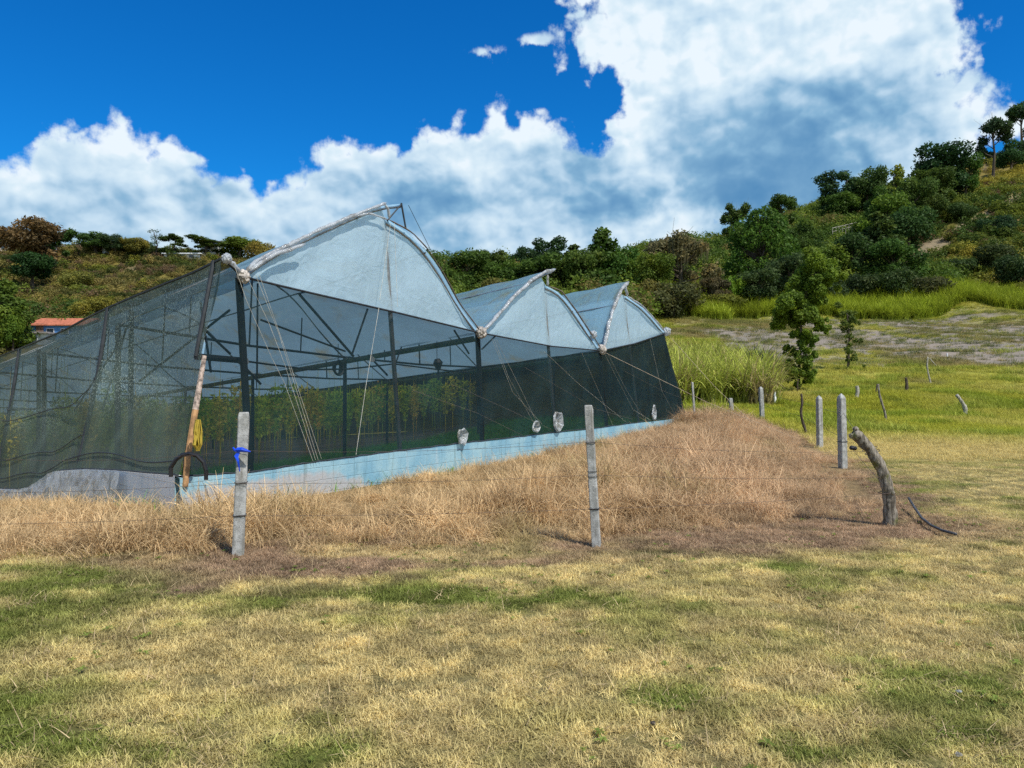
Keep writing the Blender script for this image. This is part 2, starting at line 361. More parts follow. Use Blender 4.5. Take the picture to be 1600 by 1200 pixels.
# ------------------------------------------------------------------ terrain
_cols = [-700, -100, 200, 430, 650, 800, 950, 1050, 1120, 1250, 1400, 1600, 2300]
_near = [(0, 0), (9, 0), (16, 0), (22, 0)]
def _z(Y, v): return CAMZ+(612-v)/F_PX*Y
_prof = {
 -700: [(0,0),(6.5,0),(9,-.25),(13,-.8),(18,-1.5),(30,-2.6),(60,-3),(80,0),(100,_z(100,510)),(130,_z(130,430)),(150,_z(150,398)),(170,_z(170,400)),(230,24),(600,0)],
 -100: [(0,0),(6.5,0),(9,-.15),(12,-.5),(18,-1.15),(30,-2.2),(60,-2.4),(80,1),(95,_z(95,525)),(110,_z(110,480)),(130,_z(130,430)),(150,_z(150,395)),(170,_z(170,400)),(230,24),(600,0)],
 200: [(0,0),(8,0),(10,.0),(13,-.2),(18,-.65),(30,-1.4),(60,-2),(80,1),(95,_z(95,530)),(110,_z(110,490)),(130,_z(130,430)),(150,_z(150,400)),(170,_z(170,403)),(230,24),(600,0)],
 430: [(0,0),(10,0),(14,0),(18,-.3),(30,-1.0),(60,-1.6),(80,0),(100,4),(130,_z(130,440)),(150,_z(150,400)),(170,_z(170,403)),(230,24),(600,0)],
 650: [(0,0),(12,0),(18,0),(30,-.4),(60,-.6),(80,1.5),(100,5),(130,_z(130,470)),(150,_z(150,440)),(170,_z(170,435)),(230,24),(600,0)],
 800: [(0,0),(12,0),(20,.05),(30,.2),(60,1),(80,3),(100,6),(130,_z(130,480)),(150,_z(150,450)),(170,_z(170,440)),(230,26),(600,0)],
 950: [(0,0),(14,0),(22,.15),(30,.5),(45,1),(60,2.2),(100,8),(130,_z(130,485)),(150,_z(150,455)),(180,_z(180,415)),(240,34),(600,0)],
 1050: [(0,0),(16,0),(22,.15),(28,.42),(36,.6),(45,1.1),(60,2.5),(100,8),(135,_z(135,492)),(160,_z(160,450)),(190,_z(190,405)),(215,_z(215,398)),(300,44),(600,0)],
 1120: [(0,0),(16,0),(22,.08),(28,.45),(34,.45),(46,1.0),(60,2.4),(100,8),(140,_z(140,488)),(160,_z(160,458)),(200,_z(200,405)),(235,_z(235,378)),(300,44),(600,10)],
 1250: [(0,0),(16,0),(22,0),(28,.1),(34,.4),(40,.5),(48,1.5),(60,2.8),(100,_z(100,530)),(140,_z(140,492)),(160,_z(160,470)),(200,_z(200,400)),(250,_z(250,345)),(275,_z(275,335)),(360,60),(700,20)],
 1400: [(0,0),(16,0),(28,.0),(34,.3),(40,.45),(48,1.6),(60,2.9),(100,_z(100,526)),(140,_z(140,490)),(160,_z(160,468)),(200,_z(200,400)),(250,_z(250,318)),(285,_z(285,290)),(360,70),(700,20)],
 1600: [(0,0),(16,0),(30,.0),(38,.25),(48,1.4),(60,2.8),(100,_z(100,522)),(140,_z(140,486)),(160,_z(160,462)),(200,_z(200,370)),(250,_z(250,275)),(300,_z(300,228)),(380,85),(700,20)],
 2300: [(0,0),(16,0),(30,.0),(38,.2),(48,1.4),(60,2.8),(100,_z(100,520)),(140,_z(140,480)),(160,_z(160,440)),(200,_z(200,330)),(250,_z(250,200)),(300,_z(300,130)),(380,90),(700,20)]}
_YS = np.concatenate([np.linspace(0, 60, 241), np.linspace(60, 700, 641)[1:]])
_AZ = np.linspace(-1.25, 1.25, 251)
_tab = np.array([[0.0]*len(_YS)]*len(_cols))
for i, c in enumerate(_cols):
    p = np.array(_prof[c]); zz = np.interp(_YS, p[:, 0], p[:, 1])
    def sm(a, w): return np.convolve(np.pad(a, w, mode='edge'), np.hanning(2*w+3)[1:-1]/np.hanning(2*w+3)[1:-1].sum(), mode='valid')
    z1 = sm(zz, 6); z2 = sm(zz, 14)
    _tab[i] = np.where(_YS < 60, z1, z2)
_ca = np.array([(c-800)/F_PX for c in _cols])
_T = np.array([np.interp(_AZ, _ca, _tab[:, j]) for j in range(len(_YS))]).T
for _ in range(2):
    _T = (np.pad(_T, ((3, 3), (0, 0)), mode='edge'))
    _T = (_T[:-6]+2*_T[1:-5]+3*_T[2:-4]+4*_T[3:-3]+3*_T[4:-2]+2*_T[5:-1]+_T[6:])/16
# value noise lattice for bumps
_lat = np.random.default_rng(5).random((256, 256))
def vnoise(x, y):
    xi = np.floor(x).astype(int); yi = np.floor(y).astype(int); fx = x-xi; fy = y-yi
    fx = fx*fx*(3-2*fx); fy = fy*fy*(3-2*fy)
    g = lambda a, b: _lat[a % 256, b % 256]
    return (g(xi, yi)*(1-fx)+g(xi+1, yi)*fx)*(1-fy)+(g(xi, yi+1)*(1-fx)+g(xi+1, yi+1)*fx)*fy
def fbm(x, y, o=4):
    s = 0; a = 0.5
    for i in range(o): s = s+a*vnoise(x*2**i+17*i, y*2**i+31*i); a *= 0.5
    return s
def H(x, y):
    x = np.asarray(x, float); y = np.asarray(y, float)
    yy = np.maximum(y, 1.0); az = np.clip(x/yy, -1.25, 1.25)
    yc = np.clip(np.where(y > 0, y, 0), 0, 699.9)
    j = np.where(yc < 60, yc*4, 240+(yc-60)); j0 = np.clip(np.floor(j).astype(int), 0, len(_YS)-2); fj = j-j0
    i = (az+1.25)/0.01; i0 = np.clip(np.floor(i).astype(int), 0, 249); fi = i-i0
    z = (_T[i0, j0]*(1-fi)+_T[i0+1, j0]*fi)*(1-fj)+(_T[i0, j0+1]*(1-fi)+_T[i0+1, j0+1]*fi)*fj
    near = (fbm(x*0.9, y*0.9, 3)-0.44)*0.07+(fbm(x*0.15+9, y*0.15, 2)-0.37)*0.10
    far = (fbm(x*0.06, y*0.06, 4)-0.47)*np.clip((y-95)/60, 0, 1)*6.5
    fld = (fbm(x*0.12+5, y*0.12, 3)-0.44)*np.clip((y-40)/40, 0, 1)*1.2
    return z+near+far+fld
def hz(x, y): return float(H(x, y))
def hit(u, v, y0=8.0, y1=420.0):
    """first point where the sight line through (u, v) meets the ground"""
    d = ray(u, v); Y = y0
    while Y < y1:
        x = d.x/d.y*Y
        if CAMZ+d.z/d.y*Y <= hz(x, Y): return Vector((x, Y, hz(x, Y)))
        Y *= 1.006
    return None

# greenhouse plan (needed for the zones)
FD = Vector((0.495, 0.868, 0)).normalized(); A0 = Vector((-3.8, 11.0, 0)); DD = Vector((-0.70, 0.714, 0)).normalized()
def FP(u, v, off=0.0):
    """photo point onto the front plane of the greenhouse (off: metres further in)"""
    n = Vector((FD.y, -FD.x, 0)); d = ray(u, v); C0 = Vector((0, 0, CAMZ))
    t = (A0-C0).dot(n)/d.dot(n); p = C0+d*t
    return p+DD*off
GL = 44.0
def gcoord(x, y):
    """position in greenhouse plan coordinates: a along the front, b going back"""
    dx = x-A0.x; dy = y-A0.y; det = FD.x*DD.y-FD.y*DD.x
    return (dx*DD.y-dy*DD.x)/det, (FD.x*dy-FD.y*dx)/det
def inpoly(x, y, poly):
    x = np.asarray(x); y = np.asarray(y); c = np.zeros(x.shape, bool); n = len(poly)
    for i in range(n):
        x1, y1 = poly[i]; x2, y2 = poly[(i+1) % n]
        if y1 == y2: continue
        c ^= ((y1 > y) != (y2 > y)) & (x < (x2-x1)*(y-y1)/(y2-y1)+x1)
    return c
# front fence, side fence
POST = [(-2.67, 7.56), (0.895, 8.13)]
STUMP = (4.58, 9.4)

def sstep(x, a, b):
    t = np.clip((x-a)/(b-a), 0, 1); return t*t*(3-2*t)
def ell(x, y, cx, cy, rx, ry):
    return np.exp(-(((x-cx)/rx)**2+((y-cy)/ry)**2))
def uvproj(x, y, z=0.0):
    return 800+x/np.maximum(y, .5)*F_PX, 612-(z-CAMZ)/np.maximum(y, .5)*F_PX
EDGE = [(-14, 7.2), (-6, 6.9), (-4.2, 7.1), (-2.7, 7.7), (-1.2, 7.9), (0.9, 8.45), (2.4, 8.8), (3.7, 9.0), (4.6, 9.7), (5.3, 11.2), (6.9, 16.1), (8.7, 22), (10.1, 27), (10.4, 32), (8.5, 34), (6, 31)]
TALL = EDGE+[(5.9, 28.0), (-3.8, 11.0), (-4.4, 9.9), (-8.3, 14), (-14, 19.5)]
def soil_mask(x, y):
    """bare grey field on the right"""
    n = fbm(x*0.08+3, y*0.05+8, 4)
    az = x/np.maximum(y, 1)
    m = sstep(y+(n-.47)*30, 60, 68)*(1-sstep(y+(n-.47)*40, 132, 146))*sstep(az+(n-.47)*.35, 0.20, 0.30)
    return m*(.45+.55*sstep(fbm(x*0.25, y*0.12, 4), 0.30, 0.42))
def tints(x, y):
    """colour of the short grass on the near lawn"""
    n1 = fbm(x*0.7, y*0.9, 4); n2 = fbm(x*2.3+7, y*2.6, 4); n3 = fbm(x*6+3, y*6, 3)
    straw = np.array([0.70, 0.585, 0.27]); green = np.array([0.20, 0.25, 0.050]); olive = np.array([0.50, 0.475, 0.155]); brown = np.array([0.42, 0.285, 0.20])
    g = sstep(n1+0.45*(n2-.47), 0.40, 0.60)
    # greener patches as seen on the lawn
    pg = (1.5*ell(x, y, -3.7, 6.6, 1.25, .50)+.9*ell(x, y, -2.25, 3.7, .75, .42)+.75*ell(x, y, -.45, 6.05, .8, .28)+1.0*ell(x, y, -.3, 6.95, .6, .24)+1.0*ell(x, y, 1.3, 7.75, 1.0, .26)
          +1.1*ell(x, y, 2.2, 7.05, .5, .22)+.6*ell(x, y, 1.2, 6.1, .8, .25)+.45*ell(x, y, 2.9, 4.5, .9, .5)+.5*ell(x, y, .5, 3.9, .5, .25)+.45*ell(x, y, -3.9, 5.2, .6, .4)+.4*ell(x, y, -1.1, 5.8, .9, .3))
    ps = 0.75*ell(x, y, -2.05, 4.6, 1.3, .55)+.35*ell(x, y, -.6, 4.2, 1, .5)+.4*ell(x, y, 5.5, 9, 3.5, 2.0)+.3*ell(x, y, .5, 4.8, 2.5, .6)
    g = np.clip(.12+g*.52+pg*.72*(.55+.9*n2)-ps*.7+(n2-.47)*1.3, 0, 1)
    # trampled brown strip along the fence
    fy = np.interp(x, [-14, -4.2, -2.5, -.7, 1.2, 3.3, 5.6, 7], [6.4, 7.0, 6.6, 7.3, 7.85, 8.3, 9.3, 13])
    b = sstep(y+(n2-.47)*1.3, fy-.85, fy-.05)*(.35+.65*sstep(n1, .22, .40))*.88*sstep(x+(n2-.47)*2, -4.6, -2.8)*(1-sstep(x-np.interp(y, [8, 9.7, 11.2, 16, 22, 28], [5.1, 5.3, 5.9, 7.2, 9.0, 10.4])+(n2-.47)*2, -.3, .8)); b = np.maximum(b, .8*ell(x, y, 5.1, 9.2, .9, .9)); b = np.clip(b-.5*np.clip(pg-.35, 0, 1), 0, 1)
    c = straw[None]*(1-g[:, None])+olive[None]*g[:, None]
    k = np.clip(g*1.9-1.0, 0, 1)[:, None]; c = c*(1-k)+green[None]*k
    c = c*(1-b[:, None])+brown[None]*b[:, None]
    c = c*(0.32+1.22*n3[:, None])*(0.9+.25*RNG.random((len(x), 1)))
    return c
def field_tints(x, y):
    n1 = fbm(x*0.12, y*0.10, 4); n2 = fbm(x*0.6+2, y*.5, 3)
    az = x/np.maximum(y, 1)
    straw = np.array([0.60, 0.50, 0.21]); lime = np.array([0.37, 0.385, 0.045]); deep = np.array([0.16, 0.21, 0.03])
    g = np.clip(sstep(y, 21, 29)*1.0+(n1-.47)*1.6, 0, 1)
    c = straw[None]*(1-g[:, None])+lime[None]*g[:, None]
    d = np.clip(sstep(n2+(n1-.47), .52, .68)*sstep(y, 22, 32), 0, 1)[:, None]*.65
    c = c*(1-d)+deep[None]*d
    dry = (sstep(y, 46, 58)*(1-sstep(y, 120, 136))*sstep(n1, .38, .55))[:, None]*.8
    c = c*(1-dry)+np.array([0.30, 0.24, 0.12])[None]*dry
    return c*(0.8+.4*RNG.random((len(x), 1)))

SCAR = [hit(u, v, 150) for u, v in ((1436,402),(1455,388),(1478,372),(1510,352),(1545,332),(1580,314),(1605,303))]
SCAR = [(q.x, q.y) for q in SCAR if q]
def scar(x, y):
    d = np.full(np.shape(x), 1e9); kk = np.zeros(np.shape(x))
    for i, ((ax, ay), (bx, by)) in enumerate(zip(SCAR, SCAR[1:])):
        vx, vy = bx-ax, by-ay; t = np.clip(((x-ax)*vx+(y-ay)*vy)/(vx*vx+vy*vy), 0, 1)
        w = 2.6 if i < 2 else 1.3; d = np.minimum(d, np.hypot(x-ax-t*vx, y-ay-t*vy)/w)
    return 1-sstep(d+(fbm(x*.3, y*.3, 3)-.45)*1.2, .7, 1.3)
def build_ground():
    def axis(segs):
        out = [segs[0][0]]
        for a, b, s in segs:
            n = max(1, int(round((b-a)/s))); out += list(np.linspace(a, b, n+1)[1:])
        return np.array(out)
    xs = axis([(-4000, -600, 400), (-600, -200, 40), (-200, -60, 4), (-60, -16, 1.2), (-16, 16, 0.25), (16, 60, 1.2), (60, 240, 3), (240, 600, 30), (600, 4000, 400)])
    ys = axis([(-4000, -100, 400), (-100, -6, 6), (-6, 2, .8), (2, 34, 0.25), (34, 70, .9), (70, 330, 2.5), (330, 700, 20), (700, 5000, 430)])
    X, Y = np.meshgrid(xs, ys); x = X.ravel(); y = Y.ravel(); z = H(x, y)
    nx, ny = len(xs), len(ys)
    me = bpy.data.meshes.new('ground'); nv = len(x)
    me.vertices.add(nv); me.vertices.foreach_set('co', np.stack([x, y, z], 1).ravel())
    i = (np.arange(ny-1)[:, None]*nx+np.arange(nx-1)[None]).ravel()
    q = np.stack([i, i+1, i+nx+1, i+nx], 1).ravel(); nf = len(i)
    me.loops.add(nf*4); me.loops.foreach_set('vertex_index', q)
    me.polygons.add(nf); me.polygons.foreach_set('loop_start', np.arange(nf)*4); me.polygons.foreach_set('use_smooth', np.ones(nf, bool))
    me.update()
    col = np.zeros((nv, 4)); col[:, 3] = 1
    near = y < 34
    c1 = tints(x, y); c2 = field_tints(x, y)
    c1 = c1*.58; w = sstep(y+(x > 5)*0, 14, 22)[:, None]; c = c1*(1-w)+c2*w
    n = fbm(x*0.05, y*0.05, 5); n2 = fbm(x*0.22+4, y*0.22, 4)
    hill = np.array([0.16, 0.15, 0.04])[None]*(1-sstep(n, .42, .55)[:, None])+np.array([0.30, 0.24, 0.075])[None]*sstep(n, .42, .55)[:, None]
    k = sstep(n2, .52, .62)[:, None]; hill = hill*(1-k)+np.array([0.24, 0.185, 0.13])[None]*k
    w = np.where(x/np.maximum(y, 1) > .12, sstep(y, 140, 155), sstep(y, 60, 90))[:, None]; c = c*(1-w)+hill*w
    s = scar(x, y)[:, None]; c = c*(1-s)+np.array([0.36, 0.29, 0.20])[None]*s
    s = soil_mask(x, y)[:, None]; c = c*(1-s)+np.array([0.36, 0.31, 0.275])[None]*s
    a, b = gcoord(x, y); ins = ((a > -.9) & (a < 20.3) & (b > 0.0) & (b < GL))[:, None]
    wg = sstep(b+(n2-.45)*5, 7.0, 9.5)[:, None]
    gi = np.array([0.12, 0.22, 0.03])[None]*(1-wg)+np.array([0.34, 0.24, 0.19])[None]*wg
    c = np.where(ins, gi, c)
    t = inpoly(x, y, TALL)[:, None]; c = np.where(t, np.array([0.33, 0.235, 0.13])[None]*(0.7+.6*n2[:, None]), c)
    col[:, :3] = c
    at = me.color_attributes.new('zone', 'FLOAT_COLOR', 'POINT'); at.data.foreach_set('color', col.ravel())
    k = NT('ground_earth_and_turf'); zc = k.n('ShaderNodeAttribute', attribute_name='zone').outputs['Color']
    n = k.noise(9, 8, 0.7); n1 = k.noise(45, 4, 0.7); n3 = k.noise(0.5, 6, 0.6)
    cc = k.mix(1.0, zc, k.ramp(n, [(0.25, (0.42, 0.40, 0.38)), (0.5, (0.85, 0.85, 0.82)), (0.75, (1.2, 1.18, 1.1))]), 'MULTIPLY')
    cc = k.mix(1.0, cc, k.ramp(n1, [(0.3, (0.5, 0.5, 0.5)), (0.6, (1.05, 1.05, 1.0))]), 'MULTIPLY')
    cc = k.mix(1.0, cc, k.ramp(n3, [(0.3, (0.75, 0.8, 0.8)), (0.7, (1.15, 1.1, 1.05))]), 'MULTIPLY')
    me.materials.append(k.done(k.bsdf(cc, 1.0, 0.05, 0, k.bump(n, 0.8, 0.08))))
    o = bpy.data.objects.new('ground', me); link(o); tag(o, kind='structure')
build_ground()

# ------------------------------------------------------------------ scatter tools
def np_mesh(name, V, Fq, mat, var=None, smooth=False):
    me = bpy.data.meshes.new(name); V = np.asarray(V, float); Fq = np.asarray(Fq, int); k = Fq.shape[1]
    me.vertices.add(len(V)); me.vertices.foreach_set('co', V.ravel())
    me.loops.add(Fq.size); me.loops.foreach_set('vertex_index', Fq.ravel())
    me.polygons.add(len(Fq)); me.polygons.foreach_set('loop_start', np.arange(len(Fq))*k)
    if smooth: me.polygons.foreach_set('use_smooth', np.ones(len(Fq), bool))
    me.update(); me.validate()
    if var is not None:
        at = me.attributes.new('leafvar', 'FLOAT', 'POINT'); at.data.foreach_set('value', np.asarray(var, float))
    me.materials.append(mat); return me
def blades(n, rad, hmin, hmax, wid, lean, curl, rng, tip=0.15, segs=3, flat=0.0):
    """n grass blades rooted in a disc; strips of quads that lean and curl over"""
    r = rad*np.sqrt(rng.random(n)); a = rng.random(n)*2*np.pi
    bx, by = r*np.cos(a), r*np.sin(a)
    L = hmin+(hmax-hmin)*rng.random(n); th = rng.random(n)*2*np.pi
    l0 = lean*(0.25+rng.random(n)); cu = curl*(0.3+rng.random(n))
    sx, sy = -np.sin(th), np.cos(th)
    V = []; var = []; px, py, pz = bx.copy(), by.copy(), np.zeros(n); r0 = rng.random(n)
    for s in range(segs+1):
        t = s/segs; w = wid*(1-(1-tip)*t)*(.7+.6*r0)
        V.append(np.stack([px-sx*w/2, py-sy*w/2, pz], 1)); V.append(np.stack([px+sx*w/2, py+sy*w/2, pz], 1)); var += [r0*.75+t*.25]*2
        an = np.minimum(l0+cu*t, 2.6); st = L/segs
        px = px+np.cos(th)*np.sin(an)*st; py = py+np.sin(th)*np.sin(an)*st; pz = pz+np.cos(an)*st
    V = np.stack(V, 1).reshape(-1, 3); var = np.stack(var, 1).ravel(); k = 2*(segs+1)
    base = np.arange(n)*k; Fq = []
    for s in range(segs): Fq.append(np.stack([base+2*s, base+2*s+1, base+2*s+3, base+2*s+2], 1))
    V[:, 2] = np.maximum(V[:, 2], -0.01)
    return V, np.concatenate(Fq), var
def leafcloud(centres, radii, n, size, rng, shell=0.75, squash=1.0):
    """leaf quads spread through the outer part of several overlapping balls"""
    c = np.asarray(centres, float); r = np.asarray(radii, float); w = r**2; w = w/w.sum()
    idx = rng.choice(len(c), n, p=w); d = rng.normal(size=(n, 3)); d /= np.linalg.norm(d, axis=1)[:, None]
    rr = r[idx]*(shell+(1-shell)*rng.random(n)**.5)*(0.70+.5*rng.random(n)); 
    p = c[idx]+d*rr[:, None]*np.array([1, 1, squash])
    # drop leaves deep inside another ball
    keep = np.ones(n, bool)
    for j in range(len(c)):
        q = (p-c[j])/np.array([1, 1, squash]); keep &= ~((np.linalg.norm(q, axis=1) < r[j]*.60) & (idx != j))
    p = p[keep]; d = d[keep]; m = len(p)
    nrm = d*0.8+rng.normal(size=(m, 3))*.75+np.array([0, 0, .35]); nrm /= np.linalg.norm(nrm, axis=1)[:, None]
    t = np.cross(nrm, rng.normal(size=(m, 3))); t /= np.linalg.norm(t, axis=1)[:, None]; b = np.cross(nrm, t)
    s = size*(.6+.8*rng.random(m))[:, None]
    V = np.stack([p-t*s*.75, p-b*s*.4, p+t*s*.75, p+b*s*.4], 1).reshape(-1, 3)
    Fq = np.arange(m*4).reshape(m, 4); clump = rng.random(len(c))[idx[keep]]
    var = np.repeat(np.clip(.15+.45*clump+.4*rng.random(m), 0, 1), 4)
    return V, Fq, var
def proto_col(name, meshes):
    c = bpy.data.collections.new(name)
    for i, m in enumerate(meshes): c.objects.link(bpy.data.objects.new('%s_%02d' % (name, i), m))
    return c
def scatter(name, pts, rot, scl, tint, protos, label=None, cat=None):
    """ONE stuff object: a point mesh whose points carry instances of small clumps"""
    n = len(pts); me = bpy.data.meshes.new(name); me.vertices.add(n); me.vertices.foreach_set('co', np.asarray(pts, float).ravel())
    r3 = np.zeros((n, 3)); rot = np.asarray(rot)
    if rot.ndim == 1: r3[:, 2] = rot
    else: r3 = rot
    for nm, dt, arr in (('rot', 'FLOAT_VECTOR', r3), ('scl', 'FLOAT', scl)):
        a = me.attributes.new(nm, dt, 'POINT'); a.data.foreach_set('vector' if dt == 'FLOAT_VECTOR' else 'value', np.asarray(arr, float).ravel())
    a = me.attributes.new('tint', 'FLOAT_COLOR', 'POINT'); t4 = np.ones((n, 4)); t4[:, :3] = tint; a.data.foreach_set('color', t4.ravel())
    a = me.attributes.new('pick', 'INT', 'POINT'); a.data.foreach_set('value', RNG.integers(0, len(protos.objects), n).astype(np.int32))
    me.materials.append(protos.objects[0].data.materials[0])
    ng = bpy.data.node_groups.new(name, 'GeometryNodeTree')
    ng.interface.new_socket('Geometry', in_out='INPUT', socket_type='NodeSocketGeometry'); ng.interface.new_socket('Geometry', in_out='OUTPUT', socket_type='NodeSocketGeometry')
    nn = ng.nodes.new; gi = nn('NodeGroupInput'); go = nn('NodeGroupOutput'); mp = nn('GeometryNodeMeshToPoints'); ip = nn('GeometryNodeInstanceOnPoints'); ci = nn('GeometryNodeCollectionInfo')
    ci.inputs['Collection'].default_value = protos; ci.inputs['Separate Children'].default_value = True; ci.inputs['Reset Children'].default_value = True
    def na(nm, dt): q = nn('GeometryNodeInputNamedAttribute'); q.data_type = dt; q.inputs['Name'].default_value = nm; return q.outputs['Attribute']
    Lk = ng.links.new
    Lk(gi.outputs[0], mp.inputs['Mesh']); Lk(mp.outputs[0], ip.inputs['Points']); Lk(ci.outputs[0], ip.inputs['Instance'])
    ip.inputs['Pick Instance'].default_value = True
    Lk(na('pick', 'INT'), ip.inputs['Instance Index']); Lk(na('rot', 'FLOAT_VECTOR'), ip.inputs['Rotation']); Lk(na('scl', 'FLOAT'), ip.inputs['Scale'])
    Lk(ip.outputs[0], go.inputs[0])
    o = bpy.data.objects.new(name, me); link(o); md = o.modifiers.new('scatter', 'NODES'); md.node_group = ng
    tag(o, label, cat, kind='stuff'); return o
def region(n, x0, x1, y0, y1, test=None):
    x = x0+(x1-x0)*RNG.random(n); y = y0+(y1-y0)*RNG.random(n)
    if test is not None:
        k = test(x, y); x = x[k]; y = y[k]
    return x, y
def inview(x, y, m=0.12):
    return (np.abs(x) < (0.662+m)*y+1.0)
def inside_gh(x, y, pad=0.0):
    a, b = gcoord(x, y); return (a > -1.3-pad) & (a < 20.0+pad) & (b > -0.15-pad) & (b < GL+pad)

# ------------------------------------------------------------------ near lawn
rg = np.random.default_rng(3)
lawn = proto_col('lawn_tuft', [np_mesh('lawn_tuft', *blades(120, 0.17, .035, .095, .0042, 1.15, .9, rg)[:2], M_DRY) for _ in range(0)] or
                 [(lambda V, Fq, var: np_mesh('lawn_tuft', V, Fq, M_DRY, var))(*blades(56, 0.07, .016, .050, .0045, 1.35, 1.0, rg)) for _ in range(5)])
def not_tall(x, y): return (~inpoly(x, y, TALL) | ((y < np.interp(x, [e[0] for e in EDGE[:9]], [e[1] for e in EDGE[:9]])+1.5) & (y < 12)) | ((x > 4) & inpoly(x+1.3, y, EDGE+[(3, 31), (3, 9)]))) & inview(x, y) & ~inside_gh(x, y, .1)
x1, y1 = region(100000, -8, 8, 2.4, 11, not_tall); x2, y2 = region(60000, -8, 16, 9, 24, not_tall)
x = np.concatenate([x1, x2]); y = np.concatenate([y1, y2]); n = len(x); n6 = .20*fbm(x*4.5, y*6, 2)+.82*fbm(x*14, y*18, 2)+.03
k_ = (n6 > .345) | (RNG.random(n) < .25); x = x[k_]; y = y[k_]; n6 = n6[k_]; n = len(x)
tc = tints(x, y); wf = sstep(y, 14, 22)[:, None]; tc = tc*(1-wf)+field_tints(x, y)*wf
rt = np.stack([RNG.normal(size=n)*.12, RNG.normal(size=n)*.12, RNG.random(n)*6.28], 1)
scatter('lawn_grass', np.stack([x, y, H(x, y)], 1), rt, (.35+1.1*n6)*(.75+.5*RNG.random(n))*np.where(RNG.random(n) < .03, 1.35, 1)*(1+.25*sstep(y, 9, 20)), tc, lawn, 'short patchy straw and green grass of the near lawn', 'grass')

def rosette(seed):
    r = np.random.default_rng(seed); V = []; m = 9
    for i in range(m):
        a = i/m*6.28+r.random()*.5; L = .035+.035*r.random(); w = .012+.008*r.random(); ca, sa = math.cos(a), math.sin(a); h = .012+.02*r.random()
        for q, ww, zz in ((0, .2, .004), (.45, 1, h), (1, .1, h*.5)):
            V += [(ca*L*q-sa*w*ww*.5, sa*L*q+ca*w*ww*.5, zz), (ca*L*q+sa*w*ww*.5, sa*L*q-ca*w*ww*.5, zz)]
    Fq = [[i*6+2*s_, i*6+2*s_+1, i*6+2*s_+3, i*6+2*s_+2] for i in range(m) for s_ in range(2)]
    return np_mesh('lawn_weed', V, Fq, M_TUFT, r.random(len(V)))
weed = proto_col('lawn_weed', [rosette(s) for s in range(4)])
x, y = region(2600, -7, 9, 2.6, 13, lambda x, y: not_tall(x, y) & (fbm(x*1.3+5, y*1.3, 3) > .47)); n = len(x)
scatter('lawn_weeds', np.stack([x, y, H(x, y)+.018], 1), RNG.random(n)*6.28, .35+.45*RNG.random(n), np.array([0.17, 0.23, 0.05])[None]*(.6+.7*RNG.random((n, 1))), weed, 'small broad leaved weeds dotted through the near lawn', 'weeds')
straws = proto_col('loose_straw', [(lambda V, Fq, var: np_mesh('loose_straw', V, Fq, M_DRY, var))(*blades(9, 0.10, .04, .11, .003, 2.6, .3, rg, segs=3)) for _ in range(3)])
x, y = region(4200, -7, 10, 2.6, 13, not_tall); n = len(x)
scatter('loose_straw', np.stack([x, y, H(x, y)+.025], 1), RNG.random(n)*6.28, .6+.8*RNG.random(n), np.array([0.66, 0.52, 0.30])[None]*(.5+.8*RNG.random((n, 1))), straws, 'loose dry straw lying over the near lawn', 'straw')

# tall dry grass inside the fence
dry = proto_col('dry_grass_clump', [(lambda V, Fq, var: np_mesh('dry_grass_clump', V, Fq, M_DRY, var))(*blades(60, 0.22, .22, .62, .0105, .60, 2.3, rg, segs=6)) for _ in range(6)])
def tall_ok(x, y):
    dx = (fbm(x*1.1+3, y*1.1, 3)-.44)*np.where(x > 3, 3.6, 1.6); dy = (fbm(x*1.1+50, y*1.1+9, 3)-.44)*1.6
    return inpoly(x+dx, y+dy*np.where(y < 12, 1, .5), TALL) & inview(x, y) & ~inside_gh(x, y, .05)
x, y = region(23000, -14, 11, 6.6, 35, tall_ok); n = len(x)
# sparser toward the back where each clump covers fewer pixels
a_, b_ = gcoord(x, y)
ed = np.interp(x, [e[0] for e in EDGE[:11]], [e[1] for e in EDGE[:11]])
n1 = fbm(x*.9, y*.9, 4)
dist = np.where(x < 4.6, y-ed, 1.2)
hgt = (.52+.55*sstep(dist, 0, 1.4))*(.65+.75*n1)
hgt = np.where(b_ > -.35, hgt*.62, hgt)*np.where(x < -4.5, .9, 1.0)
hgt *= 1+.15*sstep(y, 10, 20)
hgt = np.where((b_ > -2.6) & (a_ < 11) & (a_ > .2), hgt*(.46+.1*(a_ > 8)), hgt)
hgt = np.where((b_ > -2.2) & (a_ >= 11) & (a_ < 18.8), hgt*.62, hgt)
hgt *= 1-.28*ell(x, y, -1.9, 9.6, 1.3, 1.8)
hgt *= .80+.4*sstep(fbm(x*1.5+13, y*1.5, 3), .30, .58)
rx = np.interp(y, [8.8, 9.7, 11.2, 16.1, 22, 27, 32], [3.7, 4.6, 5.3, 6.9, 8.7, 10.1, 10.4]); hgt *= .28+.72*sstep(rx-x, -.3, 3.0)
pink = sstep(x+(n1-.5)*4, -1, 4)[:, None]
tt = np.array([0.64, 0.475, 0.26])[None]*(1-pink)+np.array([0.60, 0.43, 0.26])[None]*pink
tt = tt*(.42+1.12*fbm(x*2.1, y*2.1, 4)[:, None])*(.85+.3*RNG.random((n, 1)))
gk = sstep(fbm(x*1.4+40, y*1.4, 3), .58, .66)[:, None]*.45; tt = tt*(1-gk)+np.array([0.26, 0.24, 0.08])[None]*gk
wn_ = (fbm(x*.8+70, y*.8, 3)-.44)*2.6; hgt = hgt*(.75+.5*fbm(x*3, y*3, 2)+.35*(RNG.random(n)-.5))
rt = np.stack([RNG.normal(size=n)*.22+wn_*.2, RNG.normal(size=n)*.22+wn_*.35, RNG.random(n)*6.28], 1)
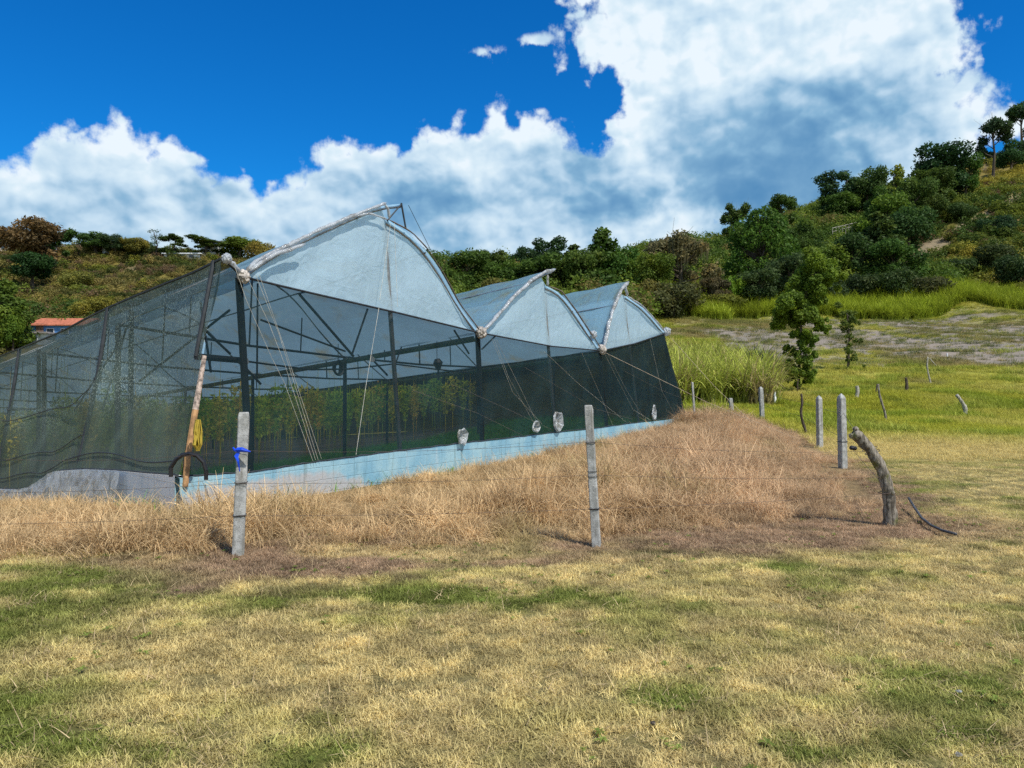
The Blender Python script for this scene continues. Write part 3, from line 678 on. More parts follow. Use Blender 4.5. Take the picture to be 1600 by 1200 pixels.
scatter('dry_tall_grass', np.stack([x, y, H(x, y)], 1), rt, hgt, tt, dry, 'tall dry tan grass between the wire fence and the greenhouse wall', 'dry grass')

# rough pasture to the right and the far field
past = proto_col('pasture_tuft', [(lambda V, Fq, var: np_mesh('pasture_tuft', V, Fq, M_TUFT, var))(*blades(60, 0.30, .10, .30, .014, .7, 1.2, rg)) for _ in range(4)])
def pasture_ok(x, y): return (~inpoly(x, y, TALL)) & inview(x, y, .06) & ~inside_gh(x, y, .5) & (x/np.maximum(y, 1) > .12) & (RNG.random(len(x)) > soil_mask(x, y)*.93)
x1, y1 = region(26000, 4, 42, 18, 48, pasture_ok); x2, y2 = region(60000, 5, 105, 44, 142, pasture_ok)
x = np.concatenate([x1, x2]); y = np.concatenate([y1, y2]); n = len(x); n1 = fbm(x*.35, y*.35, 4)
s = (.55+.9*n1)*(1+.3*sstep(y, 40, 70))*(.75+.5*RNG.random(n))*(.45+.55*sstep(y, 20, 30)); ft = field_tints(x, y)
hm = (fbm(x*.55+8, y*.45, 3) > .53) & (y > 25); s = np.where(hm, s*1.5, s); ft = np.where(hm[:, None], ft*np.array([.72, .85, .7])[None], ft)
scatter('pasture_grass', np.stack([x, y, H(x, y)], 1), RNG.random(n)*6.28, s, ft, past, 'rough lime green pasture grass beyond the side fence', 'grass')

# cane plot behind the greenhouse corner, and the tall bright grass at the foot of the hill
cane = proto_col('cane_clump', [(lambda V, Fq, var: np_mesh('cane_clump', V, Fq, M_TUFT, var))(*blades(40, 0.45, 1.5, 3.3, .10, .20, 1.9, rg, segs=6, tip=.1)) for _ in range(4)])
CANE = [(7.6, 42), (14.3, 42), (18.5, 56), (16, 66), (8, 66), (6.5, 50)]
x, y = region(1500, 6, 22, 40, 73, lambda x, y: inpoly(x, y, CANE)); n = len(x)
tt = np.array([0.42, 0.48, 0.10])[None]*(.6+.7*RNG.random((n, 1))); k = (RNG.random(n) < .18)[:, None]; tt = np.where(k, np.array([0.34, 0.29, 0.14])[None], tt)
scatter('sugar_cane', np.stack([x, y, H(x, y)], 1), RNG.random(n)*6.28, (.85+.45*RNG.random(n))*(.8+.2*sstep(y, 41, 45)), tt, cane, 'dense stand of tall light green cane right of the greenhouse', 'cane')
def reed_ok(x, y):
    az = x/y; v = fbm(x*.06, y*.06, 3)
    return (az > .16) & (az < .76) & (y > 137+(v-.45)*14-10*(az < .28)) & (y < 158+(v-.45)*10)
x, y = region(9000, 20, 120, 118, 162, reed_ok); n = len(x)
tt = np.array([0.29, 0.36, 0.035])[None]*(.65+.7*fbm(x*.15, y*.15, 3)[:, None])*(.8+.5*RNG.random((n, 1)))
scatter('bright_tall_grass', np.stack([x, y, H(x, y)], 1), RNG.random(n)*6.28, .8+.6*RNG.random(n), tt, cane, 'band of bright green tall grass at the foot of the hill', 'grass')

# weeds in the bare field
x, y = region(2600, 14, 105, 66, 140, lambda x, y: soil_mask(x, y) > .4); n = len(x)
tt = np.array([0.11, 0.135, 0.05])[None]*(.7+.7*RNG.random((n, 1)))
scatter('field_weeds', np.stack([x, y, H(x, y)], 1), RNG.random(n)*6.28, (1.0+1.4*RNG.random(n)), tt, past, 'sparse weeds dotting the bare grey field', 'weeds')

# hillside scrub
def bushmesh(seed, n=420):
    lsz = .17 if n < 900 else .085
    r = np.random.default_rng(seed); c = [(r.normal()*.5, r.normal()*.5, .45+.25*r.random()) for _ in range(5)]
    V, Fq, var = leafcloud(c, [.45+.3*r.random() for _ in c], n, lsz, r, .55); V[:, 2] = np.maximum(V[:, 2], -.1)
    return np_mesh('scrub_bush', V, Fq, M_BUSH, var)
scrub = proto_col('scrub_bush', [bushmesh(s) for s in range(60, 66)])
def scrub_ok(x, y):
    az = x/y; n = fbm(x*.045+6, y*.045, 4)
    right = (az > .12) & (y > 152) & (n > .36)
    left = (az <= .12) & (y > 72) & (n > .38) & ~((az < -.54) & (az > -.66) & (y < 97))
    return (np.abs(az) < .74) & (right | left) & ~inside_gh(x, y, 2) & (scar(x, y) < .4)
x, y = region(26000, -160, 230, 72, 320, scrub_ok); n = len(x); n1 = fbm(x*.045+6, y*.045, 4); n2 = fbm(x*.15, y*.15, 3); az = x/y
dk = np.array([0.062, 0.115, 0.024]); md = np.array([0.16, 0.205, 0.032]); yl = np.array([0.33, 0.30, 0.055])
k = sstep(n2+(RNG.random(n)-.5)*.25, .38, .58)[:, None]; tt = dk[None]*(1-k)+md[None]*k
k2 = (sstep(fbm(x*.03+20, y*.03, 3)+(RNG.random(n)-.5)*.3, .36, .54)*np.where(az > .40, 1, np.where(az < -.15, .9, .3)))[:, None]; tt = tt*(1-k2)+yl[None]*k2
kb = (RNG.random(n) < .04)[:, None]; tt = np.where(kb, np.array([0.15, 0.10, 0.06])[None], tt)
s = (.7+1.6*RNG.random(n)**2)*np.where(k2[:, 0] > .6, .75, 1.15)*np.where(az < -.1, .62, 1.0)
scatter('hillside_scrub', np.stack([x, y, H(x, y)-.1], 1), RNG.random(n)*6.28, s, tt, scrub, 'mixed green and yellow scrub covering the hillsides', 'scrub')

def left_ok(x, y):
    return ~((x/y < -.54) & (x/y > -.66) & (y < 97)) & (x/y < .10) & (x/y > -.74) & ~inside_gh(x, y, 2)
x, y = region(12000, -130, 18, 82, 158, left_ok); n = len(x); n2 = fbm(x*.12, y*.12, 4)
k = sstep(n2+(RNG.random(n)-.5)*.35, .36, .60)[:, None]; tt = np.array([0.060, 0.085, 0.022])[None]*(1-k)+np.array([0.24, 0.205, 0.07])[None]*k
kb = (RNG.random(n) < .16)[:, None]; tt = np.where(kb, np.array([0.17, 0.12, 0.075])[None], tt)
scatter('slope_shrubs', np.stack([x, y, H(x, y)-.1], 1), RNG.random(n)*6.28, .35+.75*RNG.random(n)**2, tt, scrub, 'dry olive and golden low shrubs covering the left slope', 'shrubs')

def thick_ok(x, y):
    az = x/y; n = fbm(x*.05+30, y*.05, 3)
    return (((az > .15) & (az < .56) & (y > 158) & (y < 262-40*(az < .3)) & (n > .30)) | ((az > -.14) & (az <= .17) & (y > 118) & (y < 172))) & (scar(x, y) < .3) & ~((az > .46) & (y > 175))
x, y = region(3600, -24, 170, 118, 280, thick_ok); n = len(x); n2 = fbm(x*.09+3, y*.09, 3)
k = sstep(n2+(RNG.random(n)-.5)*.4, .34, .60)[:, None]; tt = np.array([0.070, 0.130, 0.022])[None]*(1-k)+np.array([0.16, 0.225, 0.032])[None]*k
kb = (RNG.random(n) < .10)[:, None]; tt = np.where(kb, np.array([0.17, 0.15, 0.05])[None], tt)
thick = proto_col('thicket_bush', [bushmesh(s, 1500) for s in range(80, 84)])
for o_ in thick.objects: pass
scatter('hill_thicket', np.stack([x, y, H(x, y)-.3], 1), RNG.random(n)*6.28, 1.8+3.0*RNG.random(n), tt, thick, 'continuous green thicket between the trees at the hill foot', 'thicket')

# ------------------------------------------------------------------ trees
def tree_meshes(kind, seed):
    """unit-height tree: (trunk mesh, crown mesh)"""
    r = np.random.default_rng(seed); mb = MB(); c = []; rad = []
    if kind == 'round':
        for i in range(16):
            a = r.random()*6.28; q = .30*math.sqrt(r.random()); h = .30+.5*r.random(); c.append((q*math.cos(a), q*math.sin(a), h)); rad.append(.11+.08*r.random()*(1.2-abs(h-.5)))
        c.append((0, 0, .80)); rad.append(.16); trunk_top = .55; n = 7500; ls = .030; tr = .030
    elif kind == 'dome':
        for i in range(70):
            a = r.random()*6.28; e = r.random()*1.45; q = .38*math.cos(e)*(.88+.12*r.random()); h = .26+.60*math.sin(e)*(.92+.08*r.random()); c.append((q*math.cos(a), q*math.sin(a), h)); rad.append(.085+.05*r.random())
        for i in range(10):
            a = i/10*6.28; c.append((.38*math.cos(a), .38*math.sin(a), .17+.12*r.random())); rad.append(.11)
        trunk_top = .6; n = 20000; ls = .022; tr = .035
    elif kind == 'umbrella':
        for i in range(9):
            a = r.random()*6.28; q = .26*r.random()**.6; h = .62+.28*r.random(); c.append((q*math.cos(a), q*math.sin(a), h)); rad.append(.075+.06*r.random())
        for i in range(3):
            a = r.random()*6.28; c.append((.2*math.cos(a), .2*math.sin(a), .40+.15*r.random())); rad.append(.06+.03*r.random())
        trunk_top = .85; n = 4200; ls = .028; tr = .020
    elif kind == 'tall':
        for i in range(12):
            h = .28+.62*i/11; a = r.random()*6.28; q = .11*r.random(); c.append((q*math.cos(a), q*math.sin(a), h)); rad.append(.075+.06*r.random())
        trunk_top = .9; n = 4200; ls = .026; tr = .018
    elif kind == 'cone':
        for i in range(26):
            h = .14+.78*(i/25); a = r.random()*6.28; q = .24*(1-h*.85)*(.4+.6*r.random()); c.append((q*math.cos(a), q*math.sin(a), h)); rad.append(.16*(1.12-h)*(.7+.5*r.random())+.02)
        trunk_top = .8; n = 9500; ls = .028; tr = .028
    elif kind == 'bush':
        for i in range(14):
            a = r.random()*6.28; q = .38*math.sqrt(r.random()); h = .18+.5*r.random()*(1.1-q*1.3); c.append((q*math.cos(a), q*math.sin(a), h)); rad.append(.17+.10*r.random())
        trunk_top = .45; n = 6500; ls = .038; tr = .022
    elif kind == 'sparse':
        for i in range(11):
            a = r.random()*6.28; q = .28*r.random(); h = .40+.52*r.random(); c.append((q*math.cos(a), q*math.sin(a), h)); rad.append(.05+.05*r.random())
        trunk_top = .85; n = 650; ls = .020; tr = .016
    elif kind == 'vine':
        for i in range(20):
            a = r.random()*6.28; q = .36*math.sqrt(r.random()); h = .34+.48*r.random()*(1.15-q); c.append((q*math.cos(a), q*math.sin(a), h)); rad.append(.08+.06*r.random())
        trunk_top = .75; n = 6500; ls = .028; tr = .026
    base = Vector((0, 0, -.03)); top = Vector((r.normal()*.03, r.normal()*.03, trunk_top))
    mid = base.lerp(top, .5)+Vector((r.normal()*.02, r.normal()*.02, 0))
    mb.tube([base, base.lerp(mid, .5), mid, mid.lerp(top, .6), top], [tr*1.5, tr*1.1, tr*.85, tr*.6, tr*.3], 7)
    for j in range(len(c)):
        q = Vector(c[j]); t = max(.15, min(.85, (q.z*.75)/trunk_top)); s = base.lerp(mid, t*2) if t < .5 else mid.lerp(top, t*2-1)
        m = s.lerp(q, .5)+Vector((0, 0, -.02+.02*r.random()))
        if (q-s).length > .06: mb.tube([s, m, q], [tr*.42, tr*.28, tr*.12], 4, False)
        if kind in ('sparse', 'umbrella', 'vine'):
            for z in range(5):
                e = q+Vector((r.normal(), r.normal(), r.normal()+.4))*rad[j]*.8; mb.tube([q.lerp(s, .15), e], [tr*.12, tr*.05], 3, False)
    me = bpy.data.meshes.new('trunk'); me.from_pydata(mb.v, [], mb.f); me.update(); me.materials.append(M_BARK)
    V, Fq, var = leafcloud(c, rad, n, ls, r, .45 if kind != 'sparse' else .2, .85)
    if kind == 'vine':   # hanging dry streamers
        m = 260; i = r.integers(0, len(c), m); cc = np.array(c)[i]; rr = np.array(rad)[i]
        a = r.random(m)*6.28; p = cc+np.stack([np.cos(a)*rr, np.sin(a)*rr, -rr*.5*r.random(m)], 1); Ls = .05+.14*r.random(m); w = .006
        t = np.stack([-np.sin(a), np.cos(a), 0*a], 1)*w*.4; dn = np.stack([0*a, 0*a, Ls], 1)
        V2 = np.stack([p-t, p+t, p+t-dn, p-t-dn], 1).reshape(-1, 3); Fq = np.concatenate([Fq, np.arange(m*4).reshape(m, 4)+len(V)]); V = np.concatenate([V, V2]); var = np.concatenate([var, np.repeat(r.random(m)*.45, 4)])
    return me, np_mesh('crown', V, Fq, M_LEAF, var)
KINDS = {}
def tree(u, vb, vt, wpx, kind, col, label, group=None, Y=None, cat='tree'):
    var = (int(u)*7+int(vt)) % 3
    if (kind, var) not in KINDS: KINDS[(kind, var)] = tree_meshes(kind, 100+len(KINDS)*13+var)
    tm, cm = KINDS[(kind, var)]
    if Y is None:
        p = None; vv = vb
        while p is None and vv < 600: p = hit(u, vv, 40 if u > 1000 else 62); vv += 4
        Y = p.y
    x = ray(u, vb).x/ray(u, vb).y*Y; z = hz(x, Y); top = P(u, vt, Y).z; h = max(1.5, top-z)
    wd = wpx/F_PX*Y; cw = {'round': .70, 'dome': .92, 'umbrella': .54, 'tall': .34, 'cone': .46, 'bush': .95, 'sparse': .62, 'vine': .84}[kind]
    sx = wd/cw
    h = h/{'round': .97, 'dome': .97, 'umbrella': .99, 'tall': 1.0, 'cone': .98, 'bush': .90, 'sparse': .97, 'vine': .93}[kind]
    e = empty('tree' if cat == 'tree' else cat, (x, Y, z), random.random()*6.28); e.scale = (sx, sx, h)
    e['label'] = label; e['category'] = cat
    if group: e['group'] = group
    for nm, me in (('trunk', tm), ('crown', cm)):
        o = bpy.data.objects.new(nm, me); COL.objects.link(o); o.parent = e
        o.color = (*[min(1, c*(.88+.24*random.random())) for c in col], 1)
    return e
DK = (.065, .120, .024); MG = (.115, .185, .024); LG = (.16, .24, .025); OL = (.19, .185, .042); BR = (.20, .13, .07); BL = (.042, .088, .034); RU = (.16, .11, .055)
GS = 'trees along the left hilltop'; GC = 'trees behind the greenhouse'; GR = 'trees along the right hill crest'; GM = 'trees and bushes on the lower right hillside'
TREES = [
 (42,432,338,92,'round',RU,'rusty brown topped broad tree at the far left of the hilltop',GS),
 (85,425,352,52,'umbrella',DK,'dark loose branched tree just right of the rusty topped one',GS),
 (50,452,392,62,'round',(.025,.07,.018),'dense dark green round tree below the rusty topped tree',GS),
 (150,398,360,52,'round',DK,'bushy dark green hilltop tree left of the small roofed shack',GS),
 (182,402,364,38,'round',BL,'dark bushy tree overhanging the small roofed shack',GS),
 (210,408,370,44,'round',OL,'brown green bushy tree right of the small roofed shack',GS),
 (243,405,356,42,'sparse',BL,'thin see-through tree standing on the left hilltop skyline',GS),
 (274,402,366,38,'umbrella',DK,'thin dark flat topped tree behind the long white house',GS),
 (322,404,370,56,'umbrella',DK,'wide umbrella shaped tree right of the long white house',GS),
 (372,408,368,66,'round',MG,'dense green tree just left of the greenhouse roof edge',GS),
 (412,402,368,48,'bush',OL,'olive bush at the top of the slope touching the greenhouse roofline',GS),
 (8,548,432,70,'cone',MG,'tall leafy green tree at the left picture edge below the hill',GS),
 (20,555,488,34,'round',MG,'green tree in front of the blue house with the orange roof',GS),
 (148,500,452,62,'bush',(.22,.21,.035),'yellow green bush above the sloping net edge',GS),
 (120,452,414,52,'bush',OL,'olive bush in the middle of the left slope',GS),
 (686,470,392,26,'sparse',DK,'bare thin tree poking above the right edge of the tallest gable',GC),
 (722,462,388,76,'round',DK,'dark round tree right of the tallest gable',GC),
 (772,448,388,38,'umbrella',DK,'flat topped dark tree between the round tree and the hazy pair',GC),
 (815,444,384,40,'round',BL,'low rounded dark tree left of the slim pair',GC),
 (842,446,371,32,'tall',BL,'slim dark tree, left one of the slim skyline pair',GC),
 (871,446,368,42,'tall',BL,'slim dark tree, right one of the slim skyline pair',GC),
 (893,478,380,70,'cone',(.06,.10,.02),'olive green tree leaning against the tallest middle tree',GC),
 (938,480,355,84,'cone',(.065,.11,.02),'tallest pointed green tree behind the second gable',GC),
 (912,484,385,70,'round',(.075,.13,.024),'bushy green tree filling the gap left of the tallest middle tree',GC),
 (968,480,402,50,'round',MG,'green bushy tree above the third gable peak',GC),
 (760,478,420,70,'bush',OL,'olive brown bush behind the second roof slope',GC),
 (700,486,432,60,'bush',MG,'green bush showing between the first and second gable',GC),
 (1066,478,356,116,'vine',(.19,.155,.075),'reddish brown dead looking tree hung with dry vines',GM),
 (1052,498,424,92,'bush',(.10,.095,.035),'brownish olive bush below the vine hung tree',GM),
 (1005,490,418,52,'bush',OL,'olive bush right of the third gable below the brown roof',GM),
 (1108,490,428,62,'vine',(.10,.10,.055),'dull green tree between the vine hung tree and the great dome tree',GM),
 (1190,470,318,124,'dome',(.055,.115,.018),'huge dark green dome shaped tree on the hill foot',GM),
 (1148,400,315,38,'umbrella',DK,'small umbrella shaped tree peeking left of the dome tree',GR),
 (1222,380,302,42,'umbrella',DK,'dark tree sticking up behind the right shoulder of the dome tree',GR),
 (1152,484,412,40,'bush',LG,'small light green tree at the foot of the dome tree',GM),
 (1120,492,452,70,'bush',(.14,.17,.03),'yellowish low bush at the left hill foot',GM),
 (1185,488,418,66,'round',(.06,.085,.035),'grey green tree in front of the dome tree',GM),
 (1232,486,395,72,'round',(.05,.085,.03),'spreading tree at the right foot of the dome tree',GM),
 (1262,440,372,52,'round',DK,'dark tree right of the dome tree below the white railing',GM),
 (1297,350,267,42,'tall',BL,'tall dark crest tree, leftmost of the tight crest clump',GR),
 (1326,352,263,36,'tall',BL,'tall narrow dark tree, second in the tight crest clump',GR),
 (1357,350,259,56,'round',DK,'broad headed dark tree, right one of the tight crest clump',GR),
 (1312,356,300,60,'round',DK,'rounded dark tree below the tight crest clump',GR),
 (1400,358,256,44,'cone',LG,'light green pointed tree right of the tight crest clump',GR),
 (1380,392,300,70,'round',MG,'mid green tree below the light green pointed tree',GR),
 (1437,330,236,26,'sparse',BL,'bare spindly tree left of the wide spreading crest tree',GR),
 (1475,322,222,86,'round',(.035,.07,.025),'wide spreading umbrella tree on the upper crest',GR),
 (1462,335,262,70,'round',DK,'dark understorey tree beneath the wide spreading crest tree',GR),
 (1508,312,238,44,'round',DK,'dark rounded tree right of the wide spreading crest tree',GR),
 (1551,282,181,50,'umbrella',BL,'tall round headed tree with bare trunk near the top right',GR),
 (1580,272,214,42,'round',BL,'low dark tree right of the tall round headed tree',GR),
 (1598,245,158,46,'umbrella',BL,'highest dark tree cut by the right picture edge',GR),
 (1292,458,380,72,'round',MG,'green tree in the lower wood under the white railing',GM),
 (1330,452,362,70,'round',(.045,.09,.028),'green tree just right of the white railing',GM),
 (1372,440,330,84,'cone',(.06,.12,.025),'large mid green tree in the centre of the lower wood',GM),
 (1418,420,318,70,'round',(.05,.10,.025),'green tree at the upper right end of the lower wood',GM),
 (1345,476,412,66,'bush',(.045,.075,.03),'dark bush behind the bright grass, left of the pale scar',GM),
 (1290,478,420,60,'bush',(.05,.085,.03),'dark green bush at the hill foot behind the young field tree',GM),
 (1400,474,405,70,'bush',(.055,.09,.028),'bush at the hill foot below the pale scar',GM),
 (1448,470,424,62,'bush',(.07,.085,.03),'olive dark bush at the foot of the pale scar',GM),
 (1500,440,392,60,'bush',(.045,.08,.028),'dark bush right of the pale scar',GM),
 (1545,425,372,70,'bush',(.045,.075,.025),'dark bush clump on the right slope',GM),
 (1592,450,380,70,'bush',(.04,.075,.025),'dark bush at the right picture edge on the slope',GM),
 (1560,370,325,56,'bush',(.035,.07,.03),'dark green shrub high on the right slope',GM),
 (1505,345,310,44,'bush',(.05,.09,.03),'green shrub on the upper slope below the crest trees',GM),
 (1420,372,272,66,'round',DK,'dark full tree between the light green pointed tree and the bare spindly tree',GR),
 (1376,366,286,46,'round',(.06,.12,.024),'full green tree just under the right end of the tight crest clump',GR),
 (1258,405,338,52,'round',DK,'dark round tree on the right shoulder of the dome tree',GM),
 (1446,356,282,56,'round',(.07,.13,.026),'green tree below the bare spindly crest tree',GM),
 (1395,455,372,80,'round',DK,'dark full tree at the right side of the lower wood',GM),
 (850,480,396,84,'round',(.06,.115,.022),'wide dark green tree directly behind the second gable peak',GC),
 (796,474,404,62,'round',DK,'round dark tree low behind the second roof slope',GC),
 (1026,484,392,62,'round',MG,'green tree between the third gable and the vine hung tree',GM),
 (955,480,376,70,'round',(.07,.13,.024),'full green tree on the right flank of the tallest middle tree',GC),
]
for t in TREES: tree(*t)

# ------------------------------------------------------------------ greenhouse
M_NETF = net_mat('front_shade_net', 0.685, (0.010, 0.028, 0.034))
M_NETS = net_mat('side_shade_net', 0.85, (0.082, 0.108, 0.082), flecks=True)
M_NETB = net_mat('black_wall_net', 0.93, (0.008, 0.010, 0.010), streak=False)
M_FILM = film_mat('gable_film', (0.60, 0.76, 0.83), (0.56, 0.71, 0.77), 0.08, 0.5)
M_ROOF = film_mat('roof_film', (0.42, 0.66, 0.79), (0.50, 0.46, 0.28), 0.15, 0.68)
def crinkle():
    k = NT('crinkled_clear_plastic'); b = k.bump(k.noise(9, 6, 0.7, dist=2.0), 0.6, 0.05)
    c = k.mix(k.step(k.noise(6, 5, 0.6), 0.36, 0.55), (0.36, 0.33, 0.27), (0.70, 0.73, 0.74))
    g = k.bsdf(c, 0.16, 0.8, 0, b); t = k.n('ShaderNodeBsdfTranslucent'); t.inputs[0].default_value = (0.6, 0.65, 0.68, 1); tr = k.n('ShaderNodeBsdfTransparent')
    return k.done(k.mixs(0.25, k.mixs(0.35, g, t.outputs[0]), tr.outputs[0]))
M_CRINK = crinkle()
def wallmat(g0=(0.34, 0.35, 0.35), g1=(0.52, 0.53, 0.53)):
    k = NT('painted_block_wall'); sp = k.n('ShaderNodeSeparateXYZ'); k.l(k.obj(), sp.inputs[0])
    n = k.noise(1.6, 6, 0.6); n2 = k.noise(22, 5, 0.7); n3 = k.noise(3.0, 5, 0.6, k.scaled(k.pos(), (1, 1, 0.12)))
    blue = k.mix(k.step(n, 0.35, 0.65), (0.21, 0.41, 0.52), (0.33, 0.52, 0.58))
    grey = k.mix(n2, g0, g1)
    # worn limewash: paint survives mostly under the netting, uneven lower edge
    at = k.n('ShaderNodeAttribute', attribute_name='worn').outputs['Fac']
    w = k.step(k.math('ADD', at, k.math('MULTIPLY', k.math('SUBTRACT', n, 0.5), 0.9)), 0.42, 0.60)
    c = k.mix(w, blue, grey); c = k.mix(k.step(n3, 0.60, 0.68, 0, 0.45), c, (0.45, 0.55, 0.58)); c = k.mix(k.step(n2, 0.62, 0.75, 0, 0.5), c, (0.12, 0.16, 0.17))
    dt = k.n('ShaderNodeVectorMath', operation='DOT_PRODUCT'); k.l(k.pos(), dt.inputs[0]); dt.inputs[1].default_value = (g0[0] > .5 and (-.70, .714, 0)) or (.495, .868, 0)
    sz = k.n('ShaderNodeSeparateXYZ'); k.l(k.pos(), sz.inputs[0]); cv = k.n('ShaderNodeCombineXYZ'); k.l(dt.outputs['Value'], cv.inputs[0]); k.l(sz.outputs[2], cv.inputs[1])
    br = k.n('ShaderNodeTexBrick'); k.l(cv.outputs[0], br.inputs['Vector']); br.inputs['Scale'].default_value = 1; br.inputs['Brick Width'].default_value = .40; br.inputs['Row Height'].default_value = .20; br.inputs['Mortar Size'].default_value = .008; br.inputs['Mortar Smooth'].default_value = .6
    c = k.mix(k.math('MULTIPLY', br.outputs['Fac'], k.step(n3, .35, .6, .05, .22)), c, (0.10, 0.11, 0.11))
    st = k.noise(1.0, 5, .65, k.scaled(cv.outputs[0], (7, .5, 1))); c = k.mix(k.step(st, .54, .66, 0, .5), c, k.mix(1.0, c, (.50, .47, .40), 'MULTIPLY'))
    return k.done(k.bsdf(c, 0.85, 0.2, 0, k.bump(k.math('SUBTRACT', n2, k.math('MULTIPLY', br.outputs['Fac'], .5)), 0.6, 0.012)))
M_WALL = wallmat(); M_WALL_LIFT = wallmat((0.66, 0.67, 0.66), (0.86, 0.87, 0.86))  # side wall copy: grey lifted to stand in for light missing on that face

gh = empty('greenhouse', (A0.x, A0.y, 0))
gh['label'] = 'large multi span plastic and shade net greenhouse with three sawtooth gables'; gh['category'] = 'greenhouse'
DROP = 0.068
def back(p, t): return Vector(p)+DD*t+Vector((0, 0, -DROP*t))
TOP = [(346,404), (378,433), (480,457), (620,489), (748,520), (860,541), (938,548), (990,537), (1038,521)]
BOT = [(283,745), (392,738), (500,721), (628,704), (757,689), (870,676), (950,667), (1000,660), (1072,651)]
def li(tab, u, k=1): return float(np.interp(u, [q[0] for q in tab], [q[k] for q in tab]))
# front net: one cloth per bay, edges shared
def net_strip(i0, i1, name, parent=gh, m=M_NETF, sub=10, rows=14):
    mb = MB(); cols_ = []
    for i in range(i0, i1):
        for s in range(sub+(1 if i == i1-1 else 0)):
            f = s/sub; t = (TOP[i][0]+(TOP[i+1][0]-TOP[i][0])*f, TOP[i][1]+(TOP[i+1][1]-TOP[i][1])*f)
            b = (BOT[i][0]+(BOT[i+1][0]-BOT[i][0])*f, BOT[i][1]+(BOT[i+1][1]-BOT[i][1])*f)
            pt, pb = FP(*t), FP(*b); sag = math.sin(math.pi*f)
            c = []
            for r in range(rows+1):
                g = r/rows; p = pt.lerp(pb, g)
                c.append(p+DD*(0.05*sag*math.sin(math.pi*g)+.015*math.sin(7*g+5*f+i)))
            cols_.append(c)
    mb.grid(cols_); return mb.build(name, m, parent, True)
net_strip(0, 4, 'front_net'); net_strip(4, 6, 'front_net'); net_strip(6, 8, 'front_net')
# hem rope along the top of the net and dark batten along the bottom
h = MB(); h.tube([FP(*q, -.03) for q in TOP], .018, 6); h.build('net_hem', M_DARKPOLE, gh)
h = MB(); pts = []
for u in np.linspace(283, 1072, 60): pts.append(FP(u, li(BOT, u)-1+1.0*math.sin(u*.21), -.03))
h.tube(pts, .014, 5); h.build('net_hem', M_DARKPOLE, gh)

LS = [[(378,431),(396,411),(450,384),(520,351),(560,334),(585,322),(600,317),(628,318)],
      [(750,520),(768,500),(800,464),(830,438),(850,425),(864,422)],
      [(941,547),(949,505),(959,474),(969,452),(980,440)]]
RS = [[(605,344),(640,363),(665,390),(690,428),(715,475),(748,519)],
      [(853,447),(875,456),(895,483),(915,513),(938,547)],
      [(978,463),(1000,477),(1020,498),(1039,520)]]
def densify(pts, n):
    P3 = [FP(*q) for q in pts]; L = [0]
    for a, b in zip(P3, P3[1:]): L.append(L[-1]+(b-a).length)
    out = []
    for s in np.linspace(0, L[-1], n+1):
        out.append(Vector([float(np.interp(s, L, [p[k] for p in P3])) for k in range(3)]))
    # light smoothing for a sprung curve
    for _ in range(2):
        out = [out[0]]+[(out[i-1]+out[i]*2+out[i+1])/4 for i in range(1, n)]+[out[-1]]
    return out
TS = [-.02, .35, .8, 1.4, 2.2, 3.2, 4.4, 5.8, 7.5, 9.5, 12, 15, 18, 21, 24, 27, 30, 33, 36, 39, 42, GL]
for k_ in range(3):
    for side, tab in (('left', LS[k_]), ('right', RS[k_])):
        prof = densify(tab, 14); rows = []
        for t in TS:
            row = []
            for i, p in enumerate(prof):
                f = i/14; q = back(p, t)
                sag = .07*math.sin(math.pi*f)*(abs(math.sin(t*math.pi/3.1))) if t > 0 else 0
                q.z -= sag+.02*math.sin(t*3.7+f*9); row.append(q)
            rows.append(row)
        mb = MB(); mb.grid(rows); mb.build('roof_sheet', M_ROOF, gh, True)
    # arch tube at the front and again along the bay
    for t in (0.05, 5.2, 10.4, 15.6, 20.8, 26.0, 31.2, 36.4):
        for tab in (LS[k_], RS[k_]):
            mb = MB(); mb.tube([back(p, t)-Vector((0, 0, .05)) for p in densify(tab, 10)], .022, 5); mb.build('roof_arch', M_STEEL, gh)
# gable films
GABTOP = [LS[0][:6]+[(598,318),(605,343)]+RS[0][1:], [(750,520),(768,502),(800,466),(830,440),(848,428),(853,446)]+RS[1][1:], [(941,547),(949,508),(959,477),(969,457),(978,462)]+RS[2][1:]]
for gi_, tab in enumerate(GABTOP):
    us = np.linspace(tab[0][0]+.5, tab[-1][0]-.5, 40); rows = []
    for u in us:
        vt, vb = li(tab, u), li(TOP, u); pt, pb = FP(u, vt), FP(u, vb); row = []
        for r in range(9):
            g = r/8; row.append(pt.lerp(pb, g)+DD*(.05+.03*math.sin(u*.05+g*4)*math.sin(math.pi*g)))
        rows.append(row)
    mb = MB(); mb.grid(rows); mb.build('gable_film', M_FILM, gh, True)
# crumpled film rolled over the gable edges
def roll(pts, r, name, m, n=60, seed=1, off=-.06):
    n = max(6, n//2); r *= .55
    rr = random.Random(seed); P3 = [FP(*q, off) for q in pts]; L = [0]
    for a, b in zip(P3, P3[1:]): L.append(L[-1]+(b-a).length)
    out = []; rad = []
    for s in np.linspace(0, L[-1], n):
        p = Vector([float(np.interp(s, L, [q[k] for q in P3])) for k in range(3)])
        out.append(p+Vector((rr.gauss(0, r*.12), rr.gauss(0, r*.12), rr.gauss(0, r*.18)))); rad.append(r*(.75+.5*rr.random()))
    rad[0] *= .3; rad[-1] *= .3
    mb = MB(); mb.tube(out, rad, 8); mb.build(name, m, gh, True)
roll([(380,428),(398,408),(450,382),(520,349),(560,333),(600,318)], .055, 'film_roll', M_CRINK, 80, 1)
roll([(346,404),(360,412),(378,432)], .055, 'film_roll', M_CRINK, 16, 2)
